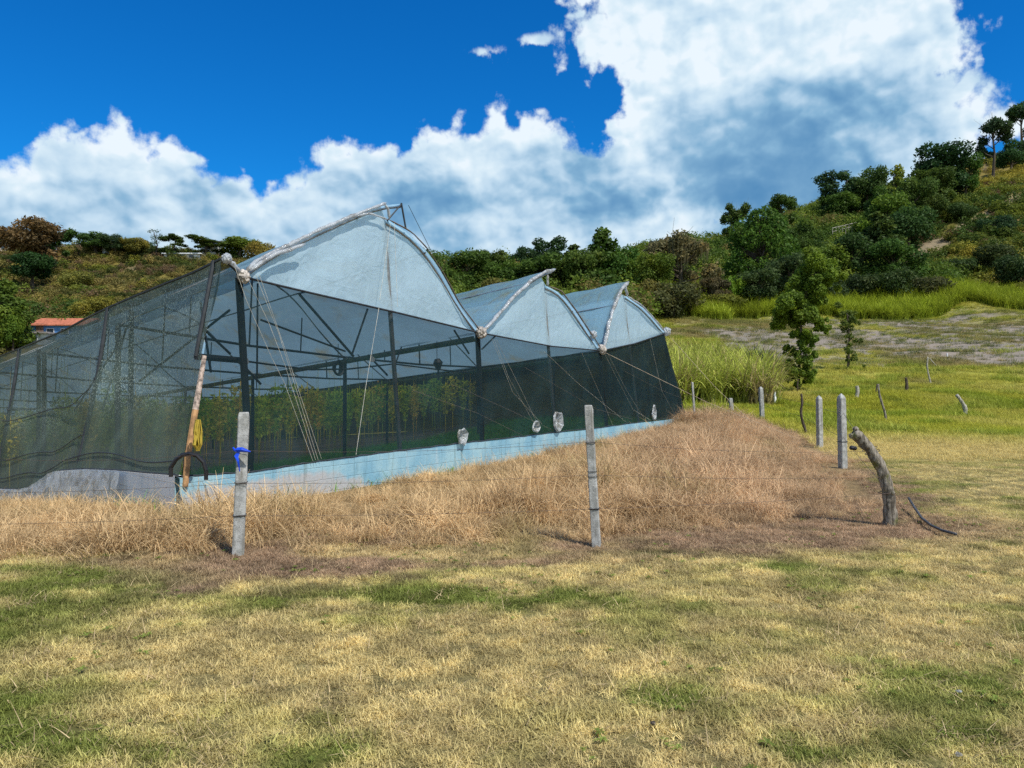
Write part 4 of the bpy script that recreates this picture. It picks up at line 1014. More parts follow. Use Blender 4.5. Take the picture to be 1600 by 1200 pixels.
roll([(384,424),(420,400),(470,383)], .05, 'film_roll', M_CRINK, 24, 3, -.14)
roll([(545,340),(575,334),(603,344)], .035, 'film_roll', M_CRINK, 20, 4)
roll([(598,318),(604,330),(605,344)], .045, 'film_roll', M_CRINK, 12, 5)
roll([(605,344),(640,363),(665,389),(690,427),(715,474),(748,518)], .024, 'film_roll', plain('brown_batten', (0.13, 0.10, 0.075), 0.8), 60, 6)
roll([(752,518),(768,501),(800,464),(830,437),(850,425),(866,421)], .075, 'film_roll', M_CRINK, 50, 7)
roll([(853,430),(853,447)], .06, 'film_roll', M_CRINK, 8, 8)
roll([(853,447),(875,455),(895,482),(915,512),(938,546)], .032, 'film_roll', plain('brown_batten_2', (0.16, 0.13, 0.10), 0.8), 40, 9)
roll([(941,546),(949,505),(959,474),(969,452),(980,440)], .10, 'film_roll', M_CRINK, 36, 10)
roll([(974,445),(978,463)], .09, 'film_roll', M_CRINK, 8, 11)
roll([(978,463),(1000,477),(1020,498),(1036,517)], .045, 'film_roll', M_CRINK, 30, 12)
def knot(u, v, r, seed, m=M_CRINK):
    rr = random.Random(seed); bm = bmesh.new(); bmesh.ops.create_icosphere(bm, subdivisions=3, radius=r)
    for w in bm.verts: w.co *= .85+.3*rr.random(); w.co.z *= 1.1
    me = bpy.data.meshes.new('film_bundle'); bm.to_mesh(me); bm.free(); me.materials.append(m)
    o = bpy.data.objects.new('film_bundle', me); o.location = FP(u, v, -.05); link(o, gh)
M_BUND = plain('dirty_plastic', (0.40, 0.36, 0.31), 0.6, 0.4, 0, 0.6, 12, 0.6)
knot(749, 520, .12, 1, M_BUND); knot(938, 546, .13, 2, M_BUND); knot(1040, 518, .14, 3, M_CRINK); knot(378, 433, .09, 4, M_BUND); knot(925, 523, .10, 5, M_CRINK); knot(352, 405, .07, 6, M_CRINK)

# posts on the front line
for (a, b, m, r) in (((378,433),(397,748),M_DARKPOLE,.055), ((605,346),(631,712),M_STEEL,.042), ((751,522),(759,696),M_DARKPOLE,.055), ((854,449),(873,684),M_STEEL,.040),
                     ((940,548),(953,672),M_DARKPOLE,.055), ((978,464),(1003,666),M_STEEL,.040), ((1039,522),(1073,662),M_DARKPOLE,.055)):
    mb = MB(); p0, p1 = FP(*a, .10), FP(*b, .10); p1.z -= .1; mb.tube([p0, p1], r, 8); mb.build('post', m, gh)
# small strut holding the tallest ridge
mb = MB(); mb.tube([FP(627,317), FP(634,357)], .018, 6); mb.tube([FP(605,345), FP(627,319)], .014, 5); mb.build('ridge_strut', M_DARKPOLE, gh)
# braces and beams on the front frame
for a, b, r in (((480,457),(565,556),.022), ((587,481),(563,552),.018), ((420,498),(552,548),.016), ((318,556),(386,562),.05), ((346,404),(318,556),.03), ((330,512),(372,552),.018), ((388,566),(420,600),.018),
                ((722,515),(745,552),.02), ((790,520),(765,545),.018), ((588,554),(618,586),.018), ((640,541),(627,578),.014), ((415,440),(414,590),.014)):
    mb = MB(); mb.tube([FP(*a, .25), FP(*b, .25)], r, 6); mb.build('brace', M_DARKPOLE, gh)
# slanted corner leg: tape-wrapped pole, ochre near the ground
M_LEG = plain('ochre_painted_pole', (0.42, 0.24, 0.11), 0.7, 0.3, 0, 0.4, 9)
M_TAPE = plain('wrapped_pole', (0.42, 0.33, 0.27), 0.8, 0.2, 0, 0.6, 22, 0.8)
mb = MB(); mb.tube([FP(317,556,-.05), FP(303,640,-.05)], [.03, .042], 8); mb.build('corner_leg', M_TAPE, gh)
mb = MB(); mb.tube([FP(303,640,-.05), FP(291,712,-.05), FP(287,760,-.05)], [.042, .04, .04], 8); mb.build('corner_leg', M_LEG, gh)

# interior frames: posts, cross beams and gutters marching back
gut = [TOP[1], TOP[4], TOP[6], TOP[8]]
for g in gut[1:3]:
    mb = MB(); p = FP(*g, .05)-Vector((0, 0, .07)); rows = []
    for t in (0, 8, 16, 24, 32, GL):
        c = back(p, t); rows.append([c+FD*(.13*math.cos(a))+Vector((0, 0, .11*math.sin(a))) for a in np.linspace(math.pi, 2*math.pi, 7)])
    mb.grid(rows); mb.build('gutter', M_STEEL, gh, True)
apx = [(605,345), (854,447), (978,463)]
for t in (5.2, 10.4, 15.6, 20.8, 26.0, 31.2, 36.4, GL-.1):
    for g in gut:
        p = back(FP(*g), t); mb = MB(); mb.tube([p, Vector((p.x, p.y, hz(p.x, p.y)-.1))], .05, 6); mb.build('post', M_DARKPOLE, gh)
    for k_, a in enumerate(apx):
        q = back(FP(*a), t); l_, r_ = back(FP(*gut[k_]), t), back(FP(*gut[k_+1]), t)
        c0 = (l_+r_)/2; c0.z -= .05; mb = MB(); mb.tube([l_, c0, r_], .03, 5); mb.tube([q, c0], .022, 5); mb.tube([c0.lerp(l_, .5), (q+l_)/2], .016, 4); mb.tube([c0.lerp(r_, .5), (q+r_)/2], .016, 4); mb.build('truss', M_DARKPOLE, gh)
# ridge purlins seen as fine lines
for tab, idx in ((LS[0], 4), (LS[1], 3), (LS[2], 2), (RS[0], 2), (RS[1], 2)):
    mb = MB(); p = FP(*tab[idx])-Vector((0, 0, .06)); mb.tube([back(p, 0), back(p, GL)], .02, 4); mb.build('purlin', M_STEEL, gh)

# left side: netting stretched outward from the eave to the wall, over slanted legs
def line_at(p0, t): return p0+DD*t
CT, CB = FP(346,404), FP(283,745)
def plane_z(p0, u, v):
    """distance t along DD from p0 and height for a photo point on that vertical plane"""
    d = ray(u, v); k = d.x/d.y; t = (k*p0.y-p0.x)/(DD.x-k*DD.y); y = p0.y+DD.y*t
    return t, CAMZ+d.z/d.y*y
TL = [plane_z(CT, *q) for q in ((346.5,404),(300,425),(262,440),(215,461),(172,481),(130,500),(95,517),(60,533),(33,545),(0,556))]
BL_ = [plane_z(CB, *q) for q in ((283,743),(262,741),(230,739),(180,735),(130,733),(98,735),(82,745),(58,760),(30,765),(0,764))]
TL.append((GL, TL[-1][1]-.055*(GL-TL[-1][0]))); BL_.append((GL, BL_[-1][1]-.05*(GL-BL_[-1][0])))
def zt(t): return float(np.interp(t, [q[0] for q in TL], [q[1] for q in TL]))
def zb(t): return float(np.interp(t, [q[0] for q in BL_], [q[1] for q in BL_]))
tl = [plane_z(CT, *q)[0] for q in ((346.5,404),(172,481),(33,545))]; legs_t = [0, tl[1], tl[2], 18, 25, 32, 39]
def side_pt(t, g):
    a = line_at(CT, t); a.z = zt(t); b = line_at(CB, t); b.z = zb(t)
    # sheet bellies in between the legs
    j = max(i for i in range(len(legs_t)) if legs_t[i] <= t+1e-6); t1 = legs_t[j+1] if j+1 < len(legs_t) else GL; f = (t-legs_t[j])/max(.01, t1-legs_t[j])
    nrm = Vector((-DD.y, DD.x, 0)); nrm = nrm if nrm.dot(FD) > 0 else -nrm
    return a.lerp(b, g)+nrm*(.28*math.sin(math.pi*f)*math.sin(math.pi*min(1, g))+.03*math.sin(g*11+t))
rows = []; tsn = sorted(set(list(np.linspace(0, 14, 71))+list(np.linspace(14, GL, 61))))
for t in tsn: rows.append([side_pt(t, g) for g in np.linspace(0, 1, 21)])
mb = MB(); mb.grid(rows); sn = mb.build('side_net', M_NETS, gh, True)
at = sn.data.attributes.new('glint', 'FLOAT', 'POINT')
at.data.foreach_set('value', [min(1, 2*max(0, 1-abs(g-.30)/.45))*max(0, 1-max(0, t-7)/8) for t in tsn for g in np.linspace(0, 1, 21)])
h = MB(); h.tube([side_pt(t, 0) for t in tsn], .022, 5); h.build('net_hem', M_DARKPOLE, gh)
h = MB(); h.tube([side_pt(t, 1)-FD*.02 for t in tsn], .022, 5); h.build('net_hem', M_DARKPOLE, gh)
for t in legs_t[1:]:
    mb = MB(); mb.tube([side_pt(t, 0), side_pt(t, .4)+FD*.03, side_pt(t, 1.0)+FD*.05], .04, 6); mb.build('slanted_leg', M_DARKPOLE, gh)
    p = side_pt(t, 0)+FD*.1; mb = MB(); mb.tube([p+FD*.35, Vector((p.x, p.y, hz(p.x, p.y)-.2))+FD*.35], .045, 6); mb.build('post', M_DARKPOLE, gh)
    q = side_pt(t, .45); mb = MB(); mb.tube([q, q+FD*.75+Vector((0, 0, .02))], .03, 6); mb.build('brace', M_DARKPOLE, gh)
for (t0, g0, t1, g1) in ((0.6, .20, 4.0, .48), (5.2, .15, 8.5, .5), (5.0, .1, 5.9, .6), (1.8, .1, 1.2, .5)):
    mb = MB(); mb.tube([side_pt(t0, g0)+FD*.5, side_pt(t1, g1)+FD*.5], .02, 5); mb.build('brace', M_DARKPOLE, gh)
# ropes across the side net
for g0, g1 in ((.52, .50), (.80, .78), (.93, .90)):
    mb = MB(); mb.tube([side_pt(t, g0+(g1-g0)*t/20+.02*math.sin(t*1.3))-FD*.03 for t in np.linspace(legs_t[1] if g0 < .9 else .2, 22, 60)], .009, 4); mb.build('net_rope', M_DARKPOLE, gh)

# far and right end walls of black net
mb = MB(); rows = []
for t in np.linspace(.02, GL, 40):
    a, b = back(FP(*TOP[8]), t), back(FP(*BOT[8]), t); b.z = min(b.z, hz(b.x, b.y)+.3) if t > 4 else b.z; rows.append([a.lerp(b, g) for g in np.linspace(0, 1, 8)])
mb.grid(rows); mb.build('end_net', M_NETB, gh, True)
mb = MB(); rows = []
for f in np.linspace(0, 1, 40):
    u = TOP[1][0]; a = back(FP(*TOP[1]).lerp(FP(*TOP[8]), f), GL-.3); rows.append([Vector((a.x, a.y, a.z+(hz(a.x, a.y)-a.z)*g)) for g in np.linspace(0, 1, 8)])
mb.grid(rows); mb.build('back_net', M_NETB, gh, True)

# low painted block wall
def wall(name, pts, thick, zb_=.55):
    """pts: top edge of the outer face"""
    mb = MB(); rows = []; worn = []
    for i, p in enumerate(pts):
        d = (pts[min(i+1, len(pts)-1)]-pts[max(i-1, 0)]); d.z = 0; d.normalize(); n = Vector((-d.y, d.x, 0))
        g = hz(p.x, p.y)-.15; hgt = p.z-g
        rows.append([Vector((p.x, p.y, g)), Vector((p.x, p.y, g+hgt*.33)), Vector((p.x, p.y, g+hgt*.66)), Vector(p), p+n*thick, Vector((p.x, p.y, g))+n*thick])
    mb.grid(rows); o = mb.build(name, M_WALL, gh)
    return o, rows
wp = [FP(u, li(BOT, u)+.8+.6*math.sin(u*.05), -.04) for u in np.linspace(279, 1073, 70)]
w1, rows = wall('base_wall', wp, .12)
at = w1.data.attributes.new('worn', 'FLOAT', 'POINT')
worn = []
for i, r in enumerate(rows):
    f = i/69; k = max(0, 1-abs(f-.16)/.34)
    worn += [.95*k+.3, .95*k+.15, .75*k+.05, .30*k, 0, 0]
at.data.foreach_set('value', worn)
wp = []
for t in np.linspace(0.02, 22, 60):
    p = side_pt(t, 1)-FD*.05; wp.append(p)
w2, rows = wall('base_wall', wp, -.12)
w2.data.materials[0] = M_WALL_LIFT
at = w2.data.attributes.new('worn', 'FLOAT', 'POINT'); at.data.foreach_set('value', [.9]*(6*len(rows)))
# loose plastic sheet over the side wall
mb = MB(); rr = random.Random(4); rows = []
for t in np.linspace(2.0, 12.5, 50):
    p = side_pt(t, 1)-FD*.09; q = Vector((p.x, p.y, hz(p.x, p.y)+.0)); rows.append([p.lerp(q, g)-FD*(.05+.05*rr.random()+.1*g) for g in (0, .2, .45, .7, .9)])
mb.grid(rows); mb.build('plastic_skirt', M_CRINK, gh)
# guy strings: from the gables down to the wall, and long ropes off the right corner
def strings(lst, r=.0034, m=M_STRING, name='guy_string'):
    for pts in lst:
        mb = MB(); P3 = [FP(*q, -.10) for q in pts]; mb.tube(P3, r, 4); mb.build(name, m, gh)
strings([[(360,412),(380,470),(420,560),(440,600),(484,720)], [(384,440),(415,505),(440,570),(488,718)], [(395,432),(430,520),(492,718)], [(400,430),(440,545),(497,716)], [(587,481),(567,600),(551,710)], [(611,350),(616,480)],
         [(605,350),(588,470)], [(768,532),(790,590),(832,665)], [(771,532),(810,610),(836,664)], [(764,530),(796,612),(842,662)], [(845,549),(900,600),(975,660)], [(905,552),(935,620),(953,664)], [(945,552),(975,610),(1005,658)], [(940,552),(985,640),(1012,656)],
         [(1012,530),(1030,610),(1052,650)], ])
strings([[(815,574),(930,640),(985,655)], [(640,610),(740,645),(812,680)], [(700,600),(790,640),(860,672)], [(972,580),(1030,610),(1062,622)]], .003, plain('dull_string', (.16,.14,.12), .9))
strings([[(633,322),(668,392)]], .006, M_DARKPOLE)
for a, b in ((FP(943,551,-.05), P(1250,690,24.5)), (FP(1041,522,-.05), P(1192,676,26.0))):
    b.z = hz(b.x, b.y)+.02; mb = MB(); mb.tube([a, a.lerp(b, .5)-Vector((0, 0, .12)), b], .007, 5); mb.build('guy_rope', M_ROPE, gh)
# torn vents in the net, lined with crinkled plastic
for (u, v, w, h_, s) in ((718,682,25,28,1), (833,667,20,20,2), (868,658,28,34,3), (1018,645,15,24,4)):
    rr = random.Random(s); mb = MB(); k = 14; cp = FP(u, v, -.10); sc = cp.y/F_PX
    ring = []; inner = []
    for i in range(k):
        a = 2*math.pi*i/k; q = .8+.35*rr.random(); ex = FD*(math.cos(a)*w*.5*sc*q*1.25)+Vector((0, 0, math.sin(a)*h_*.5*sc*q))
        ring.append(cp+ex); inner.append(cp+ex*.30+DD*(.03+.05*rr.random()))
    mb.grid([ring+[ring[0]], [(x*.8+y*.2)-DD*.05 for x, y in zip(ring, inner)]+[(ring[0]*.8+inner[0]*.2)-DD*.05], inner+[inner[0]]])
    cc = cp+DD*.06; mb.add(inner+[cc], [(i, (i+1) % k, k) for i in range(k)])
    mb.build('net_vent', M_CRINK, gh)
# pvc drip line hung across the frame
mb = MB(); mb.tube([FP(*q, .3) for q in ((388,562),(430,568),(500,577),(560,576),(630,568),(700,577),(748,582))], .015, 5); mb.build('drip_line', M_BLACK, gh)

# things inside the greenhouse
def ring_thing(name, p, r, tr, m, label, cat, tilt=0.0, squash=1.0, parts=()):
    mb = MB(); c = Vector(p)
    for j in range(3):
        pts = []
        for i in range(29):
            a = 2*math.pi*i/28; pts.append(c+FD*(math.cos(a)*(r-j*.012))*squash+Vector((0, 0, math.sin(a)*(r-j*.008)))+DD*(.03*(j-1)+.02*math.sin(a*2+j)))
        mb.tube(pts, tr, 6, False)
    # the tie it hangs by
    mb.tube([c+Vector((0, 0, r)), c+Vector((0, 0, r+.28))], .006, 4)
    o = mb.build(name, m); tag(o, label, cat); return o
ring_thing('hose_coil', FP(546,574,.35), .125, .018, M_BLACK, 'black coil of hose hanging behind the net between the two front posts', 'hose coil', squash=.8)
e = empty('hanging_lamp', FP(700,574,.35)); e['label'] = 'small dark lamp hanging behind the net left of the second gutter post'; e['category'] = 'lamp'
mb = MB(); c = FP(700,570,.35); mb.tube([c+Vector((0, 0, .13)), c+Vector((.02, 0, .05)), c+Vector((.03, 0, -.10))], [.05, .10, .04], 8); mb.build('lamp_shade', M_BLACK, e)
mb = MB(); mb.tube([c+Vector((.03, 0, -.10)), c+Vector((.03, 0, -.30))], .022, 6); mb.build('stem', M_BLACK, e)
mb = MB(); mb.tube([c+Vector((0, 0, .13)), c+Vector((0, 0, .5))], .006, 4); mb.build('cord', M_DARKPOLE, e)
for (u, v, lab, ss) in ((391,564,'round white disc tied to the first front post behind the net',.07), (592,561,'small white tag hanging by the tallest gable post',.05)):
    mb = MB(); c = FP(u, v, .2); mb.tube([c-DD*.01, c+DD*.01], ss, 14); mb.tube([c+Vector((0, 0, ss*.9)), c+Vector((0, 0, ss+.12))], .005, 4); o = mb.build('hanging_tag', M_WHITE); tag(o, lab, 'tag')
# vine plants on strings
M_VINE = leaf_obj('vine_foliage', .35)
def vine_mesh(seed):
    r = np.random.default_rng(seed); n = 190; z = .75+1.15*r.random(n)**.8; w = .08+.16*sstep(z, .7, 1.7)
    a = r.random(n)*6.28; p = np.stack([np.cos(a)*w*r.random(n)**.5, np.sin(a)*w*r.random(n)**.5, z], 1)
    nrm = r.normal(size=(n, 3)); nrm /= np.linalg.norm(nrm, axis=1)[:, None]; t = np.cross(nrm, r.normal(size=(n, 3))); t /= np.linalg.norm(t, axis=1)[:, None]; b = np.cross(nrm, t); s = (.04+.04*r.random(n))[:, None]
    V = np.stack([p-t*s, p-b*s*.5, p+t*s, p+b*s*.5], 1).reshape(-1, 3); var = np.repeat(r.random(n), 4)
    mb = MB(); mb.tube([(0, 0, 0), (.02, .01, .6), (-.02, 0, 1.3), (0, 0, 2.0)], .011, 4); mb.tube([(0, 0, 1.9), (.03, 0, 2.9)], .004, 3)
    k = len(V); V = np.concatenate([V, np.array(mb.v)]); fq = [f for f in mb.f if len(f) == 4]
    Fq = np.concatenate([np.arange(n*4).reshape(n, 4), np.array(fq)+k]); var = np.concatenate([var, np.full(len(mb.v), .9)])
    return np_mesh('vine_plant', V, Fq, M_VINE, var)
vm = [vine_mesh(s) for s in range(5)]; cnt = 0
for t in (10.5, 12.5, 14.6, 17, 19.5, 22, 25, 28, 31, 34):
    for a in np.arange(-.3, 19.4, .68):
        if cnt >= 280 or random.random() < .04: continue
        q = A0+FD*a+DD*(t+random.uniform(-.15, .15)); o = bpy.data.objects.new('vine_plant', random.choice(vm)); COL.objects.link(o)
        o.location = (q.x, q.y, hz(q.x, q.y)-.02); o.rotation_euler = (0, 0, random.random()*6.28); s = random.uniform(1.05, 1.35); o.scale = (s, s, s)
        o.color = (*random.choice([(.78, .72, .09), (.58, .66, .08), (.80, .66, .13), (.46, .60, .07)]), 1)
        tag(o, 'yellow green vine trained up a string in the rows inside the greenhouse', 'vine plant', 'vine plants in rows inside the greenhouse'); cnt += 1
# weeds on the floor just behind the front wall
x, y = region(14000, -14, 7, 9, 36, lambda x, y: (gcoord(x, y)[1] > .15) & (gcoord(x, y)[1] < 8+5*(fbm(x*.6, y*.6, 3)-.4)) & (gcoord(x, y)[0] > -.9) & (gcoord(x, y)[0] < 19.6)); n = len(x)
scatter('greenhouse_weeds', np.stack([x, y, H(x, y)], 1), RNG.random(n)*6.28, .7+.6*RNG.random(n), np.array([0.13, 0.32, 0.04])[None]*(.6+.8*RNG.random((n, 1))), past, 'low green weeds on the greenhouse floor behind the front wall', 'weeds')

# yellow net bag and black hose arch at the corner
mb = MB(); c = P(309,680,9.95); rr = random.Random(9)
for j in range(26):
    a = rr.random()*6.28; b = rr.random()*6.28; x0 = c+FD*(.030*math.cos(a))+DD*(.03*math.sin(a))
    mb.tube([x0*1+Vector((0, 0, .20)), x0+FD*(.03*math.cos(b))+Vector((0, 0, .05)), x0+FD*(.04*math.sin(b))-Vector((0, 0, .12)), c-Vector((0, 0, .20))+FD*(.02*math.cos(b))], .010, 4)
o = mb.build('net_bag', plain('yellow_net', (0.42, 0.31, 0.04), 0.6)); tag(o, 'yellow net bag hanging on the slanted corner leg of the greenhouse', 'net bag')
mb = MB(); pts = [(267,730),(275,718),(285,711),(297,709),(308,712),(318,722),(322,735)]
mb.tube([P(*q, 9.75) for q in pts], .028, 8)
pb = P(267,730,9.75); pe = P(322,735,9.75)
mb.tube([pb, Vector((pb.x, pb.y, pb.z-.12))], .027, 8); mb.tube([pe, Vector((pe.x, pe.y, pe.z-.12))], .027, 8)
o = mb.build('tyre_arch', M_BLACK); tag(o, 'black rubber arch leaning at the foot of the slanted corner leg', 'rubber arch')

# ------------------------------------------------------------------ fence posts, wires
def cpost(u, vb, vt, Y, w, label, lean=(0, 0), pointed=False, group='concrete fence posts', ties=(), mat=M_CONC, rz=.12):
    p = P(u, vb, Y); z = hz(p.x, Y); h_ = P(u, vt, Y).z-z
    e = empty('fence_post', (p.x, Y, z)); tag(e, label, 'fence post', group)
    mb = MB(); n = 9; rings = []; rr = random.Random(int(u)); k = .12
    zs = [-.15]+[h_*i/n for i in range(n)]+[h_-.05, h_-.012, h_]; vs = []; ws = [1.0]*(n+1)+[1.0, .93, .80]
    if pointed: zs = zs[:-3]+[h_-.10, h_-.05, h_]; ws = ws[:-3]+[1.0, .72, .12]
    for zi, wi in zip(zs, ws):
        f = zi/h_; ww = w*(1.05-.08*f)*wi; cx, cy = lean[0]*f, lean[1]*f; ring = []
        for sx, sy in ((-1, -.82), (-.82, -1), (.82, -1), (1, -.82), (1, .82), (.82, 1), (-.82, 1), (-1, .82)):
            x_, y_ = sx*ww/2+rr.gauss(0, .0016), sy*ww/2+rr.gauss(0, .0016)
            ring.append((p.x+cx+x_*math.cos(rz)-y_*math.sin(rz), Y+cy+x_*math.sin(rz)+y_*math.cos(rz), z+zi))
        vs.append(ring)
    mb.grid([r+[r[0]] for r in vs]); mb.add(vs[-1], [tuple(range(8))]); mb.build('post_body', mat, e)
    for (vz, r) in ties:
        zz = P(u, vz, Y).z; f = (zz-z)/h_; cx, cy = p.x+lean[0]*f, Y+lean[1]*f; q = w*.56; mb = MB()
        loop = [(cx+q*(a*math.cos(rz)-b*math.sin(rz)), cy+q*(a*math.sin(rz)+b*math.cos(rz)), zz+dz) for a, b, dz in ((-1, -1, 0), (1, -1, .004), (1, 1, .002), (-1, 1, -.002), (-1, -1, 0))]
        mb.tube(loop, r, 5); mb.build('wire_tie', M_BLACK, e)
    return e, p, z, h_
cpost(372,868,644,7.56,.105,'concrete post with a blue knot, in front of the greenhouse corner',(.045,.02),ties=((754,.004),(805,.007)), rz=.28)
cpost(932,850,633,8.13,.085,'plain concrete post standing in front of the dark third bay of the greenhouse',(-.08,.03),ties=((692,.004),(737,.003),(745,.003),(795,.007)), rz=-.22)
cpost(1317,732,615,16.1,.14,'pointed concrete post just behind the curved stump',(-.03,0),True,ties=((690,.006),),rz=.3)
cpost(1281,700,618,22,.14,'second pointed concrete post behind the curved stump',(-.02,0),True,rz=.3)
cpost(1191,659,604,33,.16,'pale post with its top against the right edge of the cane',(-.06,0),True)
cpost(1086,659,597,28.5,.07,'thin white post beside the right corner of the greenhouse',(-.10,0))
cpost(1125,638,601,45,.16,'grey post standing in front of the cane left of a pair',(0,0))
cpost(1144,648,622,37,.16,'short leaning grey post among the guy ropes by the cane',(-.08,0))
def stick(u, vb, vt, Y, r, label, path, m=M_PALEWOOD, group=None, cat='fence post', name='wooden_post', knobs=0):
    """path: sideways offsets in metres from foot to head"""
    p = P(u, vb, Y); z = hz(p.x, Y); h_ = P(u, vt, Y).z-z; n = len(path); mb = MB(); rr = random.Random(int(u))
    pts = [Vector((p.x+path[i], Y+.3*path[i]*0, z-.1+(h_+.1)*i/(n-1))) for i in range(n)]
    dense = []; rs = []
    for i in range((n-1)*4+1):
        f = i/4; a = int(min(f, n-2)); g = f-a
        p0, p1, p2, p3 = pts[max(a-1, 0)], pts[a], pts[a+1], pts[min(a+2, n-1)]
        dense.append(0.5*((2*p1)+(p2-p0)*g+(2*p0-5*p1+4*p2-p3)*g*g+(3*p1-p0-3*p2+p3)*g**3)); rs.append(r*(1.1-.3*i/((n-1)*4))*(.85+.3*rr.random()))
    mb.tube(dense, rs, 8); o = mb.build(name, m, None, True); tag(o, label, cat, group); return o
GP = 'weathered wooden posts in the pasture'
stick(1258,683,615,27,.05,'dark crooked wooden post left of the second pointed post',[.06,.0,-.10,-.14,-.10,-.13],M_BARK,GP)
stick(1210,636,612,43,.16,'squat white painted post right of the cane',[0,-.04,-.06],M_WHITE,GP)
stick(1507,655,617,38,.10,'leaning grey post with a white head, alone on the right',[0,.04,.02,-.15,-.38],M_PALEWOOD,GP)
stick(1374,655,600,34,.055,'leaning forked grey stick in the pasture behind the curved stump',[.30,.25,.12,.0,-.04],M_STUMP,GP)
stick(1368,625,600,47,.05,'thin dark stick just left of the leaning forked stick',[0,.05,.10],M_BARK,GP)
stick(1339,628,603,45,.12,'stubby pale post left of the leaning forked stick',[-.05,0,.04,0],M_PALEWOOD,GP)
stick(1450,604,558,54,.06,'tall thin pale stick standing far out in the pasture',[.2,.05,-.05,0],M_PALEWOOD,GP)
stick(1416,615,590,49,.10,'dark mossy stump post in the middle of the pasture',[0,.04,-.02],M_BARK,GP)
stick(1247,618,592,49,.05,'thin dark stick near the foot of the young field tree',[0,-.04,0],M_BARK,GP)
stick(1270,590,570,62,.05,'small dark stick right of the young field tree foot',[0,-.04,0],M_BARK,GP)
stick(1512,575,560,72,.08,'tiny dark post at the edge of the bare field',[0,0],M_BARK,GP)
stick(1480,570,552,72,.06,'tiny white stick at the edge of the bare field',[0,0],M_WHITE,GP)
stick(1467,585,560,66,.05,'thin slanting twig at the edge of the bare field',[0,-.4,-.8],M_PALEWOOD,GP)
# the curved stump
p = P(1391,818,STUMP[1]); z = hz(p.x, p.y)
e = empty('curved_stump', (p.x, p.y, z)); tag(e, 'thick curved dead tree trunk used as the corner fence post', 'stump post')
cl = [(1391,826),(1391,800),(1389,775),(1384,750),(1375,727),(1361,705),(1347,688),(1334,675)]
ptsz = [P(a, b, 9.4-.015*i) for i, (a, b) in enumerate(cl)]; rs = [.092,.080,.072,.070,.068,.066,.068,.076]
mb = MB(); rr = random.Random(3); dn = []; dr = []
for i in range(len(cl)-1):
    for s in range(4): dn.append(ptsz[i].lerp(ptsz[i+1], s/4)); dr.append((rs[i]+(rs[i+1]-rs[i])*s/4)*(.93+.14*rr.random()))
dn.append(ptsz[-1]); dr.append(.060); mb.tube(dn, dr, 14)
me = mb
o = mb.build('trunk', M_STUMP, e, True)
tx = bpy.data.textures.new('bark_lumps', 'CLOUDS'); tx.noise_scale = .09
sd = o.modifiers.new('sub', 'SUBSURF'); sd.levels = sd.render_levels = 2
md = o.modifiers.new('lumps', 'DISPLACE'); md.texture = tx; md.strength = .028; md.mid_level = .5
for (u, v, r) in ((1330,681,.030), (1337,671,.035), (1395,770,.022)):
    bm = bmesh.new(); bmesh.ops.create_icosphere(bm, subdivisions=3, radius=r)
    for w_ in bm.verts: w_.co *= .8+.4*rr.random()
    m2 = bpy.data.meshes.new('branch_scar'); bm.to_mesh(m2); bm.free(); m2.materials.append(M_STUMP); q = bpy.data.objects.new('branch_scar', m2); q.location = P(u, v, 9.30); link(q, e)
def loopwire(cx, cz, r, tilt, m=M_WIRE, rw=.004):
    mb = MB(); mb.tube([P(cx, cz, 9.33)+Vector((r*math.cos(a), r*math.sin(a)+.05, tilt*math.cos(a))) for a in np.linspace(0, 6.3, 20)], rw, 5); mb.build('wire_tie', m, e)
loopwire(1388,770,.088,.01); loopwire(1362,702,.082,.03); loopwire(1366,707,.082,.03)
# black insulator on its wire, curved hose on the ground
mb = MB(); c = P(1333,700,9.6); mb.tube([c-Vector((.045, 0, -.006)), c-Vector((.03, 0, -.004)), c+Vector((.03, 0, -.004)), c+Vector((.045, 0, -.008))], [.012, .028, .028, .012], 10); mb.tube([c, P(1352,694,9.4)], .003, 4)
o = mb.build('insulator', M_BLACK); tag(o, 'small black insulator hanging on wire beside the curved trunk', 'insulator')
mb = MB(); hp = []
for (u, v) in ((1420,797),(1428,806),(1440,818),(1455,829),(1472,837),(1494,844)):
    q = hit(u, v+1.5, 5) or P(u, v, 9); hp.append(Vector((q.x, q.y, hz(q.x, q.y)+.07)))
hp[0].z += .10; hp[1].z += .05
mb.tube(hp, .016, 8); o = mb.build('hose_piece', plain('grey_hose', (.06, .06, .065), .45), None, True); tag(o, 'curved dark hose end lying on the grass right of the curved trunk', 'hose')
# barbed wire strands
def strand(pts, label, group, name='barbed_wire', r=.0017, barbs=True, sag=.03, m=M_WIRE):
    mb = MB(); pts = [Vector(q) for q in pts]; full = []
    for a, b in zip(pts, pts[1:]):
        L = (b-a).length; k = max(2, int(L/.35))
        for i in range(k): f = i/k; full.append(a.lerp(b, f)-Vector((0, 0, sag*4*f*(1-f))))
    full.append(pts[-1]); mb.tube(full, r, 4)
    if barbs:
        d = 0
        for a, b in zip(full, full[1:]):
            L = (b-a).length; t = (b-a).normalized()
            for s in range(int(L/.14)):
                q = a+t*(s+.5)*.14; u_ = Vector((random.gauss(0, 1), random.gauss(0, 1), random.gauss(0, 1))).cross(t).normalized()
                mb.tube([q-u_*.013, q+u_*.013], .0012, 3, False)
    o = mb.build(name, m); tag(o, label, 'fence wire', group); return o
GF = 'barbed wire strands of the front fence'
strand([P(-120,722,7.4), P(0,717,7.4), P(372,704,7.50), P(922,690,8.08), P(1362,705,9.32)], 'topmost wire strand of the front fence', GF, m=M_WIRE, sag=.05)
strand([P(-120,770,7.4), P(370,755,7.50), P(926,742,8.08), P(1380,745,9.32)], 'middle wire strand of the front fence', GF, sag=.03)
